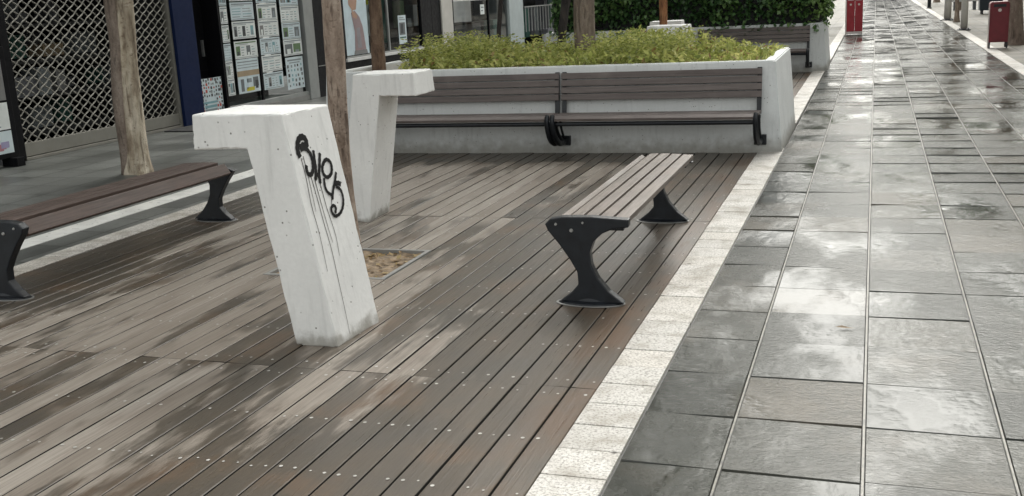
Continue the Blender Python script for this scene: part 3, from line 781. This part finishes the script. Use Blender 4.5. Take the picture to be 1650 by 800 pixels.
tree('slim orange-brown trunk between the two white posts beyond the planter', -2.93, 15.6, -.02, .06, .055, M['bark_orange'], 4.8, 0, (.0, 0), group=GT)
tree('dark trunk beside the bright white wall at the far left', -8.6, 37.5, 0, .16, .13, M['bark_dark'], 5.0, 1, (.0, 0), group=GT)
tree('grey-brown trunk behind the dark red bin at the right edge', 2.98, 26.2, 0, .16, .12, M['bark_grey'], 5.6, 2, (-.05, 0), group=GT, scale=1.45, coff=(1.6, -1))
tree('thin brown trunk between the two pale poles', 2.62, 39.5, 0, .07, .06, M['bark_brown'], 5.6, 2, (-.02, 0), group=GT, scale=1.4, coff=(1.6, 0))
tree('far brown trunk beyond the pale poles on the terrace side', 3.6, 52, 0, .12, .10, M['bark_brown'], 6.0, 2, group=GT, scale=1.5, coff=(1, 0))
tree('unseen farthest tree on the terrace side, its crown shifted to darken the path', 3.4, 68, 0, .14, .11, M['bark_brown'], 6, 2, group=GT, scale=1.5, coff=(-1.2, 0))  # unseen; crown pulled inward to block sky in the far reflection
tree('tree added out of view at the right, its mirrored crown darkening the wet path', 5.4, 14.5, 0, .15, .12, M['bark_grey'], 5.4, 2, group=GT, scale=1.45)  # out-of-view tree added so its reflection darkens the right slabs
tree('trunk hidden by the hedge, its crown added over the far planter to darken reflections', -3.3, 21.4, .68, .12, .10, M['bark_grey'], 6.6, 2, group=GT, scale=1.3)  # crown added out of view to block sky on the left columns
tree('unseen tree added beyond the red double bin, its crown darkening the far path', -3.2, 42, 0, .12, .10, M['bark_brown'], 5.6, 2, group=GT, scale=1.5, coff=(1.2, 0))  # hidden tree added for its dark reflection in the path

# ================================================================== SHOPS ON THE LEFT
FX = -9.6
def upper(par, y0, y1, z0, mat, wins=True, oy=0):
    b = MB(); b.mat(mat); b.box(FX-6, FX, y0, y1, z0, 8.2); b.build('upper_wall', None, par)
    if wins:
        n_ = max(1, int((y1-y0)/2.4))
        for fl in (0, 1):
            for i in range(n_):
                yc = y0+(i+.5)*(y1-y0)/n_; z = z0+.75+fl*2.6
                if z+1.4 > 8.1: continue
                w = MB(); w.mat(M['white']); w.box(FX+.002, FX+.06, yc-.56, yc+.56, z-.06, z+1.46); wo_ = w.build('window', None, par); w = MB(); w.mat(M['black']); w.box(FX+.062, FX+.066, yc-.48, yc+.48, z, z+1.38); w.build('pane', None, wo_)
# --- shuttered shop
s1 = thing('shuttered_shop', 'shop closed by a pale diamond-mesh roller grille with a navy pillar', 'shop', (0, 0, 0))
upper(s1, 9.78, 13.62, 3.0, M['facade'])
b = MB(); b.mat(M['black_soft']); b.box(-12.5, -12.4, 9.9, 13.1, 0, 3.0); b.box(-12.4, FX-.05, 9.80, 9.88, 0, 3); b.box(-12.4, FX-.05, 13.02, 13.10, 0, 3); b.box(-12.4, FX-.05, 9.88, 13.02, -.03, .004)
for _ in range(46):    # stock seen dimly through the mesh
    y, z = random.uniform(10.0, 12.9), random.choice([.25, .7, 1.15, 1.6, 2.05]); w, hh = random.uniform(.1, .45), random.uniform(.12, .36); x = random.uniform(-11.3, -10.2)
    b.mat(random.choice([M['p_photo'], M['greyblue'], M['p_greyp'], M['p_photo'], M['p_text'], M['p_greyp'], M['p_tan'], M['p_teal']])); b.box(x, x+.25, y, y+w, z, z+hh)
b.mat(M['black_soft'])
for z in (.2, .65, 1.1, 1.55, 2.0): b.box(-11.35, -10.1, 9.9, 13.0, z+.0, z+.04)
b.build('interior', None, s1)
gr = MB(); gr.mat(M['grille'])
py, pz = .158, .112; ya, yb, za, zb = 10.02, 13.05, .20, 2.95; sl_ = pz/py
def clipseg(c, sgn):
    pts = []
    for y in np.linspace(ya, yb, 2): pass
    # z = c + sgn*sl*(y-ya)
    y0, y1 = ya, yb; z0 = c; z1 = c+sgn*sl_*(yb-ya)
    if sgn > 0:
        if z0 < za: y0 = ya+(za-c)/sl_
        if z1 > zb: y1 = ya+(zb-c)/sl_
    else:
        if z0 > zb: y0 = ya+(c-zb)/sl_
        if z1 < za: y1 = ya+(c-za)/sl_
    if y1-y0 < .02: return None
    f = lambda y: c+sgn*sl_*(y-ya)
    return (y0, f(y0)), (y1, f(y1))
for sgn in (1, -1):
    c = za-(sl_*(yb-ya) if sgn > 0 else 0)-pz
    while c < zb+sl_*(yb-ya)+pz:
        r = clipseg(c, sgn); c += pz
        if not r: continue
        (y0, z0), (y1, z1) = r; xx = FX+(.004 if sgn > 0 else -.008)
        L = math.hypot(y1-y0, z1-z0); nseg = max(1, int(L/(math.hypot(py, pz)/2)))
        ny, nz = -(z1-z0)/L, (y1-y0)/L; hw = .0098
        for k in range(nseg):     # crimped wire: each link bows a little
            a, c2 = k/nseg, (k+1)/nseg; bow = .006*(1 if k % 2 else -1)
            p = [(y0+(y1-y0)*q, z0+(z1-z0)*q) for q in (a, (a+c2)/2, c2)]; p[1] = (p[1][0]+ny*bow, p[1][1]+nz*bow)
            for (u, v) in ((p[0], p[1]), (p[1], p[2])):
                gr.add([(xx, u[0]-ny*hw, u[1]-nz*hw), (xx, v[0]-ny*hw, v[1]-nz*hw), (xx+.009, v[0], v[1]), (xx+.009, u[0], u[1]), (xx, u[0]+ny*hw, u[1]+nz*hw), (xx, v[0]+ny*hw, v[1]+nz*hw)], [(0, 1, 2, 3), (3, 2, 5, 4)])
gr.build('shutter_grille', None, s1)
b = MB(); b.mat(M['grille']); b.box(FX-.03, FX+.025, 10.0, 13.06, .045, .205, .006); b.box(FX-.02, FX+.05, 9.95, 13.08, .0, .035, .004); b.build('bottom_rail', None, s1)
b = MB(); b.mat(M['black']); b.box(FX-.05, FX+.05, 9.86, 9.995, 0, 3.0, .004); b.build('shutter_guide', None, s1)
b = MB(); b.mat(M['grille']); b.box(FX-.04, FX+.045, 13.05, 13.10, 0, 3.0, .004); b.build('shutter_guide', None, s1)
b = MB(); b.mat(M['navy']); b.box(FX-.3, FX+.09, 13.103, 13.60, 0, 3.0, .008); b.build('pillar', None, s1)
# --- property agency with ad sheets
s2 = thing('agency_shop', 'agency shop window filled with rows of pale advertisement sheets', 'shop', (0, 0, 0))
upper(s2, 13.62, 18.38, 3.0, M['facade2'])
b = MB(); b.mat(M['black']); b.box(FX-.35, FX-.28, 13.603, 14.37, 0, 3.0); b.box(FX-.28, FX-.262, 13.66, 14.31, .72, .74); b.box(FX-.28, FX-.262, 13.66, 14.31, 1.3, 1.32)
b.mat(M['steel']); b.box(FX-.28, FX-.24, 14.22, 14.25, .95, 1.2, .004); b.build('door', None, s2)
b = MB(); b.mat(M['black_soft']); b.box(FX-.9, FX-.85, 14.37, 16.95, 0, 3.0); b.mat(M['p_teal']); b.box(FX-.85, FX-.05, 14.37, 16.92, -.02, .10); b.build('interior', None, s2)
b = MB(); b.mat(M['black']); b.box(FX-.28, FX+.01, 14.335, 14.385, 0, 3.0)
b.mat(M['alu_dark']); b.box(FX-.06, FX+.03, 14.39, 16.90, .0, .085, .004); b.mat(M['alu']); b.box(FX-.06, FX+.02, 14.39, 16.90, .088, .15, .004)
b.mat(M['black']); b.box(FX-.03, FX+.008, 15.395, 15.435, .15, 3.0); b.build('window_frame', None, s2)
b = MB(); b.mat(M['alu']); b.box(FX-.05, FX+.05, 16.905, 17.24, 0, 3.0, .006); b.build('frame_post', None, s2)
b = MB(); b.mat(M['glass']); b.xrect(FX-.05, 14.39, 16.90, .15, 3.0); b.build('window_pane', None, s2)
b = MB(); b.mat(M['black']); b.box(FX-.3, FX+.03, 17.243, 18.40, 0, 3.0, .004); b.mat(M['alu_dark']); b.box(FX+.031, FX+.036, 17.30, 18.36, .55, .565); b.build('pilaster', None, s2)
def poster(y0, y1, z0, z1, par, X, style, name='ad_sheet'):
    rs = random.Random(int(y0*1000+z0*77)); b = MB(); w, hh = y1-y0, z1-z0
    b.mat(M['p_paper'] if rs.random() < .6 else M['p_paper2']); b.box(X-.004, X, y0, y1, z0, z1)
    e = X+.0012
    def R(u0, u1, v0, v1, m, k=0): b.mat(M['p_'+m]); b.xrect(e+k*.0006, y0+u0*w, y0+u1*w, z0+v0*hh, z0+v1*hh)
    if style == 'icons':
        for i in range(11):
            for j in range(11):
                if .28 < i/11 < .72 and j < 6: continue
                u, v = (i+.5)/11+rs.uniform(-.02, .02), (j+.5)/11+rs.uniform(-.02, .02); q = rs.uniform(.018, .036); R(u-q, u+q, v-q, v+q, rs.choice(['ink', 'ink', 'text', 'redp', 'photo']))
        R(.28, .74, .30, .36, 'cyan', 1); R(.28, .74, .22, .27, 'text', 1); R(.28, .74, .1, .15, 'green', 1); R(.25, .76, .4, .45, 'cyan', 1)
    elif style == 'tall':
        R(.04, .96, .90, .93, 'text'); R(.04, .96, .82, .84, 'text'); R(.04, .96, .74, .76, 'text'); R(.0, 1, .50, .66, 'tan'); R(.04, .45, .12, .42, 'sky'); R(.12, .26, .06, .42, 'photo', 1); R(.36, .72, .05, .16, 'yellow'); R(.68, .93, .16, .44, 'photo'); R(.78, .9, .10, .34, 'ink', 1); R(.40, .62, .3, .42, 'text')
    elif style == 'dots':
        for i in range(5):
            for j in range(5):
                u, v = .12+i*.19+rs.uniform(-.03, .03), .12+j*.15+rs.uniform(-.02, .02); q = rs.uniform(.03, .055); R(u-q, u+q, v-q*.9, v+q*1.1, rs.choice(['ink', 'photo', 'text', 'photo', 'cyan']))
        R(.1, .9, .88, .93, 'text'); R(.2, .8, .81, .84, 'text')
    else:
        R(.05, .95, .86, .93, rs.choice(['text', 'green', 'text'])); R(.05, .6, .79, .82, 'text')
        k = rs.randint(2, 5)
        for i in range(k):
            u0 = .06+i*.9/k; u1 = u0+.9/k-.05; lo = rs.uniform(.12, .2)
            kind = rs.random()
            if kind < .55: R(u0, u1, lo, .72, rs.choice(['photo', 'photo', 'green', 'greyp', 'cyan', 'ink'])); R(u0+.25*(u1-u0), u0+.75*(u1-u0), lo, rs.uniform(.3, .55), rs.choice(['ink', 'paper2', 'text']), 1)
            else:
                for q in range(4): R(u0, u1-rs.uniform(0, .08), .16+q*.15, .20+q*.15, rs.choice(['text', 'text', 'cyan']))
        R(.05, .95, .05, .08, 'text')
    b.build(name, None, par)
PX = FX+.004
for z1 in (1.97, 1.69, 1.405, 1.12, .851, .58): poster(14.41, 14.60, z1-.265, z1, s2, PX, 'std')
for z1 in (2.04, 1.745, 1.45, 1.14): poster(14.70, 15.365, z1-.275, z1, s2, PX, 'std')
poster(14.70, 15.345, .313, .855, s2, PX, 'tall')
for z1 in (1.99, 1.71, 1.435, 1.15, .865, .575): poster(15.465, 16.09, z1-.27, z1, s2, PX, 'std')
for z1 in (1.93, 1.65, 1.368, 1.085): poster(16.20, 16.82, z1-.275, z1, s2, PX, 'std')
poster(16.21, 16.80, .235, .782, s2, PX, 'dots')
nb_ = thing('notice_board', 'white sheet covered in small dark icons at the foot of the black door', 'notice', (0, 0, 0))
poster(13.585, 14.275, .0, .635, nb_, FX-.02, 'icons', 'notice_sheet')
b = MB(); b.mat(M['black']); b.box(FX-.045, FX-.026, 13.58, 14.28, 0, .64); b.build('backing_board', None, nb_)
# --- boutique
s3 = thing('boutique_shop', 'dark boutique front with a white sill and large display window', 'shop', (0, 0, 0))
upper(s3, 18.38, 24.05, 3.0, M['facade'])
b = MB(); b.mat(M['black']); b.box(FX-.2, FX+.02, 18.41, 23.15, 0, .545); b.build('stall_riser', None, s3)
b = MB(); b.mat(M['white']); b.box(FX-.05, FX+.06, 18.41, 20.0, .548, .605, .005); b.box(FX-.05, FX+.06, 20.02, 23.1, .548, .605, .005); b.build('sill', None, s3)
b = MB(); b.mat(M['black_soft']); b.box(FX-1.6, FX-1.5, 18.4, 23.2, .3, 3.0); b.box(FX-1.5, FX-.2, 18.4, 23.2, .50, .545); b.mat(M['greyblue']); b.box(FX-1.49, FX-1.4, 20.3, 21.4, .6, 2.4); b.build('interior', None, s3)
b = MB(); b.mat(M['black']); b.box(FX-.04, FX+.03, 18.405, 18.46, .61, 3.0); b.box(FX-.04, FX+.03, 22.15, 22.75, .61, 3.0); b.box(FX-.04, FX+.03, 22.76, 23.29, .61, 3); b.mat(M['alu']); b.box(FX-.03, FX+.02, 18.46, 22.15, .612, .640); b.box(FX-.03, FX+.02, 20.42, 20.47, .64, 3.0); b.build('window_frame', None, s3)
b = MB(); b.mat(M['glass']); b.xrect(FX-.010, 18.46, 22.15, .64, 3.0); b.build('window_pane', None, s3)
b = MB(); b.mat(M['offwhite']); b.box(FX-.2, FX+.06, 23.30, 23.98, 0, 3.2, .01); b.build('pillar', None, s3)
pt = MB(); X_ = FX+.008; pt.mat(M['p_sky']); pt.box(X_-.01, X_, 18.47, 19.48, .66, 2.3)
pt.mat(M['p_skin']); pt.xpoly(X_+.002, [(18.72, 1.62), (18.86, 1.50), (19.02, 1.52), (19.10, 1.75), (19.0, 2.1), (18.7, 2.1)])
pt.mat(M['p_rose']); pt.xpoly(X_+.003, [(18.80, 1.46), (18.96, 1.50), (19.14, 1.38), (19.26, 1.18), (19.34, .74), (18.86, .74), (18.90, 1.1)])
pt.mat(M['p_skin']); pt.xpoly(X_+.004, [(18.82, 1.52), (18.98, 1.45), (19.06, 1.40), (19.02, 1.34), (18.86, 1.38)])
pt.mat(M['p_blouse']); pt.xpoly(X_+.0045, [(18.98, 1.16), (19.12, 1.18), (19.16, .78), (18.98, .78)])
pt.mat(M['p_greyp']); pt.xpoly(X_+.005, [(18.84, .74), (19.36, .74), (19.40, .665), (18.80, .665)])
tag(pt.build('fashion_poster'), 'tall pale fashion poster of a figure in a grey-pink skirt on the boutique window', 'poster')
nt_ = MB(); X_ = FX-.001; nt_.mat(M['p_paper']); nt_.box(X_, X_+.003, 20.96, 21.36, .74, 1.34)
for (u0, u1, v0, v1, m_) in ((21.0, 21.32, 1.24, 1.26, 'text'), (21.0, 21.25, 1.28, 1.30, 'text'), (21.0, 21.3, .93, 1.19, 'photo'), (21.07, 21.2, .96, 1.16, 'ink'), (21.0, 21.32, .86, .89, 'teal')):
    nt_.mat(M['p_'+m_]); nt_.xrect(X_+.004+(.001 if m_ == 'ink' else 0), u0, u1, v0, v1)
tag(nt_.build('window_notice'), 'pale notice with a dark photo stuck on the boutique window', 'notice')
def garment(label, yc, x, cols, zb, zt, wid):
    b = MB(); b.mat(cols); H_ = zt-zb
    b.lathe([(.62*wid, zb), (.66*wid, zb+.03), (.55*wid, zb+.25*H_), (.45*wid, zb+.5*H_), (.36*wid, zb+.64*H_), (.46*wid, zb+.80*H_), (.50*wid, zb+.90*H_), (.30*wid, zb+.97*H_), (.12*wid, zt)], x, yc, 18, .6, 1.0)
    b.mat(M['steel']); b.tube([(x, yc, .545), (x, yc, zb)], .014, 8); b.lathe([(.14, .547), (.13, .56)], x, yc, 16)
    tag(b.build('dress_form', None, None, True), label, 'dress form')
garment('dress form in a dark dress beside the tall fashion poster', 19.75, FX-.5, M['p_ink'], .75, 1.75, .40)
garment('dress form in a lilac top in the boutique window', 20.05, FX-.9, M['p_lilac'], 1.0, 1.9, .34)
garment('dress form in a white top, right of the slim dark brown trunk', 20.95, FX-.75, M['p_paper2'], .95, 1.75, .28)
garment('dress form in a dark teal dress behind the pale window notice', 21.75, FX-.8, M['p_teal'], .75, 1.9, .42)
yt = MB(); yt.mat(M['p_yellowtag']); yt.box(FX-.10, FX-.095, 19.50, 19.80, 1.60, 1.86); yt.mat(M['p_ink']); yt.xrect(FX-.094, 19.60, 19.70, 1.64, 1.67); yt.xrect(FX-.094, 19.63, 19.67, 1.69, 1.76)
tag(yt.build('price_card'), 'bright yellow price card hanging in the boutique window', 'price card')
# --- glazed shop with dark window
s4 = thing('glazed_shop', 'glazed shop between the off-white pillar and the pale blue column', 'shop', (0, 0, 0))
upper(s4, 24.05, 29.6, 3.0, M['facade2'])
b = MB(); b.mat(M['black_soft']); b.box(FX-2, FX-1.9, 24, 28.3, 0, 3.0); b.mat(M['greyblue']); b.box(FX-1.2, FX-.7, 25.1, 27.9, 0, .95); b.mat(M['black']); b.box(FX-1.3, FX-.6, 25.05, 27.95, .952, .99)
for i in range(9): b.mat(random.choice([M['p_photo'], M['p_green'], M['p_tan'], M['p_text']])); y = 24.4+i*.4; b.box(FX-1.7, FX-1.5, y, y+.25, 1.0, 1.2+random.random()*.5)
b.build('interior', None, s4)
b = MB(); b.mat(M['white']); b.box(FX-.03, FX+.03, 24.1, 28.2, 1.56, 1.62, .004); b.mat(M['black']); b.box(FX-.03, FX+.03, 24.0, 24.12, 0, 3.0); b.box(FX-.03, FX+.02, 26.6, 26.66, 0, 3.0); b.box(FX-.03, FX+.03, 24.12, 28.2, 0, .10); b.build('window_frame', None, s4)
b = MB(); b.mat(M['glass']); b.xrect(FX-.010, 24.12, 28.2, .10, 3.0); b.build('window_pane', None, s4)
b = MB(); b.mat(M['p_paper2']); b.box(FX-.002, FX+.001, 26.05, 26.35, 1.20, 1.45); b.mat(M['p_text']); b.xrect(FX+.0025, 26.1, 26.3, 1.36, 1.39); b.xrect(FX+.0025, 26.1, 26.25, 1.28, 1.31); b.build('small_notice', None, s4)
b = MB(); b.mat(M['paleblue']); b.box(FX-.2, FX+.06, 28.21, 29.45, 0, 3.2, .02); b.build('column', None, s4)
# --- shop with railing and low white wall
s5 = thing('terrace_shop', 'shop beyond the pale blue column with a pale railing and white plinth', 'shop', (0, 0, 0))
upper(s5, 29.6, 38.5, 3.0, M['facade'])
b = MB(); b.mat(M['black_soft']); b.box(FX-1.6, FX-1.5, 29.6, 38.4, 0, 3.0)
for i in range(16): b.mat(random.choice([M['p_photo'], M['p_green'], M['greyblue'], M['p_teal'], M['p_text']])); y = 29.8+i*.52; b.box(FX-1.3, FX-1.0, y, y+.4, .3, .7+random.random()*.9)
b.build('interior', None, s5)
b = MB(); b.mat(M['white']); b.box(FX-.1, FX+.12, 31.7, 36.9, 0, .42, .008); b.mat(M['greyblue']); b.box(FX-.1, FX+.08, 31.75, 36.9, .425, .58); b.build('plinth', None, s5)
b = MB(); b.mat(M['alu'])
for z in (1.28, 1.5): b.box(FX+.0, FX+.03, 29.7, 36.0, z, z+.03)
for i in range(22): y = 29.75+i*.29; b.box(FX+.003, FX+.027, y, y+.03, .585, 1.28)
b.build('railing', None, s5)
b = MB(); b.mat(M['greyblue']); b.box(FX-.05, FX-.02, 33.8, 36.2, .585, 2.6); b.mat(M['alu_dark']); b.box(FX-.018, FX-.01, 34.3, 34.38, .6, 2.6); b.box(FX-.018, FX-.01, 35.1, 35.2, .6, 2.6); b.build('shutter', None, s5)
# --- white far wall
s6 = thing('white_building', 'bright white wall glimpsed left of the hedge', 'building', (0, 0, 0))
b = MB(); b.mat(M['white']); b.box(FX-6, FX+.3, 38.52, 60, 0, 8.5); b.build('wall', None, s6)
b = MB(); b.mat(M['black']); b.tube([(FX+.32, 43.2, 1.30), (FX+.32, 44.6, 1.62)], .03, 6); b.tube([(FX+.32, 43.2, 1.30), (FX+.32, 44.6, 1.02)], .03, 6); b.tube([(FX+.32, 43.2, 1.30), (FX+.32, 42.7, 1.32)], .05, 6); b.build('wall_bracket', None, s6)
# --- neighbour on the near side and its display board
s0 = thing('corner_shop', 'dark shop front at the left edge next to the roller grille', 'shop', (0, 0, 0))
upper(s0, 3.0, 9.78, 3.0, M['facade2'])
b = MB(); b.mat(M['greyblue']); b.box(FX-.3, FX-.02, 3.0, 9.76, 0, 3.0); b.build('wall', None, s0)
db_ = thing('display_board', 'black framed display board with colourful sheets standing by the roller grille', 'display board', (0, 0, 0))
DX = -9.40
b = MB(); b.mat(M['black']); b.box(DX-.05, DX, 8.6, 9.74, .10, 1.36, .006); b.box(DX-.12, DX+.10, 8.7, 8.76, 0, .10, .004); b.box(DX-.12, DX+.10, 9.58, 9.70, 0, .10, .004); b.build('board_frame', None, db_)
for (z0, z1, sty) in ((.76, 1.24, 0), (.43, .735, 1), (.16, .415, 2)):
    b = MB(); b.mat([M['p_greyp'], M['p_paper2'], M['p_paper']][sty]); b.box(DX+.001, DX+.004, 8.66, 9.66, z0, z1)
    for k in range(26 if sty == 2 else 7):
        if sty == 2: b.mat(random.choice([M['p_yellow'], M['p_cyan'], M['p_pinkp'], M['p_lilac'], M['p_green'], M['p_paper2']])); y, z = random.uniform(8.7, 9.5), random.uniform(z0+.01, z1-.08); b.xrect(DX+.0055+k*.0001, y, y+.12, z, z+.06)
        elif sty == 1: z = z0+.03+k*.037; b.mat(random.choice([M['p_text'], M['p_text'], M['p_sky'], M['p_green']])); b.xrect(DX+.0055, 8.72, 9.6-random.random()*.2, z, z+.012)
    b.build('display_sheet', None, db_)
mt = MB(); mt.mat(M['black_soft']); mt.box(-9.49, -9.0, 12.55, 13.55, .0, .014, .004); tag(mt.build('dark_panel'), 'flat dark panel on the pavement in front of the navy pillar', 'mat')  # thin dark sheet lying flat before the navy pillar

# ================================================================== RIGHT SIDE AND FAR THINGS
def bin_right(label, loc):
    t = thing('litter_bin', label, 'bin', loc)
    b = MB(); b.mat(M['darkred']); pl = [(-.19, .13), (.19, .13), (.19, .93), (.165, .975), (-.165, .975), (-.19, .93)]; b.prism(pl, -.17, .17, bev=.012); b.build('body', None, t)
    b = MB(); b.mat(M['darkred']); b.box(-.165, .165, -.180, -.171, .16, .84, .003); b.build('door', None, t)
    b = MB(); b.mat(M['iron']); b.box(-.12, .12, -.176, -.1715, .865, .925); b.build('slot', None, t)
    b = MB(); b.mat(M['pale_pink']); b.tube([(.0, -.180, .80), (0, -.186, .80)], .035, 16); b.build('emblem', None, t)
    for sx in (-1, 1):
        for sy in (-1, 1):
            b = MB(); b.mat(M['iron']); b.box(sx*.172-.016, sx*.172+.016, sy*.15-.014, sy*.15+.014, .006, .13); b.build('leg', None, t)
    b = MB(); b.mat(M['pale_pink']); b.box(-.215, -.192, -.17, -.13, .01, .85, .003); b.build('side_post', None, t)
    return t
bin_right('dark red litter bin with a pale round emblem on the right-hand kerb', (2.50, 25.17, .014))
t = thing('recycling_bin', 'bright red double bin standing at the left edge of the path', 'bin', (-.565, 33.2, .01))
for sx in (-1, 1):
    b = MB(); b.mat(M['red']); b.prism([(sx*.113-.108, .10), (sx*.113+.108, .10), (sx*.113+.108, 1.06), (sx*.113-.108, 1.06)], -.2, .2, bev=.012); b.build('compartment', None, t)
    b = MB(); b.mat(M['pale_pink']); b.tube([(sx*.113, -.203, .87), (sx*.113, -.209, .87)], .030, 14); b.build('emblem', None, t)
    b = MB(); b.mat(M['pale_pink']); b.box(sx*.113-.08, sx*.113+.08, -.207, -.202, .985, 1.03); b.build('slot', None, t)
b = MB(); b.mat(M['pale_pink']); b.box(-.22, .22, -.21, .2, .03, .095, .01); b.build('base', None, t)
b = MB(); b.mat(M['pale_pink']); b.box(-.262, -.224, -.21, .1, .0, 1.15, .004); b.build('side_post', None, t)
b = MB(); b.mat(M['red']); b.box(-.25, .25, -.22, .22, 1.065, 1.14, .015); b.build('lid', None, t)
def pole(label, x, y, r, mat=M['offwhite'], H_=4.6):
    t = thing('lamp_post', label, 'post', (x, y, .012), 0, 'pale posts along the right-hand kerb')
    b = MB(); b.mat(mat); b.lathe([(r, 0), (r, .6), (r*.92, 1.5), (r*.85, H_)], 0, 0, 18); b.build('pole', None, t, True)
    b = MB(); b.mat(M['iron']); b.lathe([(r*2.0, 0), (r*2.0, .03), (r*1.35, .05)], 0, 0, 18)
    for k in range(4): a = k*1.57+.78; b.tube([(math.cos(a)*r*1.7, math.sin(a)*r*1.7, .03), (math.cos(a)*r*1.7, math.sin(a)*r*1.7, .06)], .018, 6)
    b.build('base_plate', None, t)
    b = MB(); b.mat(M['alu']); b.lathe([(.10, H_), (.22, H_+.12), (.20, H_+.2), (.05, H_+.26)], 0, 0, 18); b.build('lamp_head', None, t, True)
    return t
pole('nearer pale post with a dark bolted base on the right-hand kerb', 2.42, 33.4, .095)
pole('farther pale post on the right-hand kerb, behind the nearer one', 2.42, 41.0, .12)
t = thing('bollard', 'dark bollard at the far end of the right-hand kerb', 'bollard', (2.46, 56, .01)); b = MB(); b.mat(M['iron']); b.lathe([(.12, 0), (.12, .04), (.085, .07), (.08, .85), (.10, .88), (.09, .95), (.03, 1.0)], 0, 0, 16); b.build('bollard_body', None, t)
t = thing('planter_box', 'dark navy box on short legs on the terrace behind the dark red bin', 'planter box', (4.25, 46, .006))
b = MB(); b.mat(M['navybox']); b.prism([(-.40, .14), (.40, .14), (.43, .95), (-.43, .95)], -.3, .3, bev=.012); b.build('box_body', None, t)
for sx in (-1, 1):
    for sy in (-1, 1): b = MB(); b.mat(M['iron']); b.box(sx*.3-.03, sx*.3+.03, sy*.22-.03, sy*.22+.03, 0, .14); b.build('leg', None, t)
t = thing('slab_bench', 'low white slab bench on the terrace beside the navy box', 'bench', (3.75, 52, .006)); b = MB(); b.mat(M['white']); b.box(-.55, .55, -.25, .25, .36, .48, .01); b.build('slab', None, t)
for sx in (-1, 1): b = MB(); b.mat(M['greyblue']); b.box(sx*.4-.06, sx*.4+.06, -.2, .2, 0, .36, .006); b.build('leg', None, t)
# buildings over on the right, closing the street
for i, (y0, y1, lab, mt_) in enumerate(((8, 30, 'cream plastered building along the terrace', 'facade'), (30.1, 62, 'grey plastered building farther along the terrace', 'facade2'), (62.1, 110, 'far cream building at the end of the terrace', 'cream'))):
    t = thing('street_building', lab, 'building', (0, 0, 0)); X = 9.2
    b = MB(); b.mat(M[mt_]); b.box(X, X+7, y0, y1, 0, 8.6); b.build('wall', None, t)
    n_ = int((y1-y0)/3)
    for k in range(n_):
        yc = y0+(k+.5)*(y1-y0)/n_
        b = MB(); b.mat(M['greyblue']); b.box(X-.06, X-.002, yc-1.1, yc+1.1, .3, 2.6); wo_ = b.build('shop_window', None, t); b = MB(); b.mat(M['black']); b.box(X-.066, X-.062, yc-1.0, yc+1.0, .4, 2.5); b.build('pane', None, wo_)
        b = MB(); b.mat(M['white']); b.box(X-.06, X-.002, yc-.55, yc+.55, 4.0, 5.5); wo_ = b.build('window', None, t); b = MB(); b.mat(M['black']); b.box(X-.066, X-.062, yc-.47, yc+.47, 4.08, 5.42); b.build('pane', None, wo_)

t = thing('street_building', 'unseen building added past the far end to darken the wet path', 'building', (0, 0, 0))
b = MB(); b.mat(M['facade2']); b.box(-12, 14, 128, 136, 0, 9.5); b.build('wall', None, t)  # added beyond view; its reflection darkens the far path
for k in range(6): b = MB(); b.mat(M['greyblue']); b.box(-10.5+k*4, -8+k*4, 127.94, 127.998, .3, 3.0); b.build('shop_window', None, t); b = MB(); b.mat(M['black']); b.box(-10+k*4, -8.6+k*4, 127.94, 127.998, 4.4, 6.2); b.build('window', None, t)
# fallen leaf on the path
lf = MB(); lf.mat(M['leaf_dry']); lf.rnd = .05
c = Vector((-.10, 5.02, .016)); lf.add([c+Vector(v) for v in ((-.04, .0, .004), (-.01, .012, .008), (.03, .003, .002), (.0, -.011, .003), (.055, -.004, .003))], [(0, 3, 2, 1), (3, 4, 2)])
tag(lf.build('fallen_leaf'), 'small dry brown leaf lying on the wet path', 'leaf')
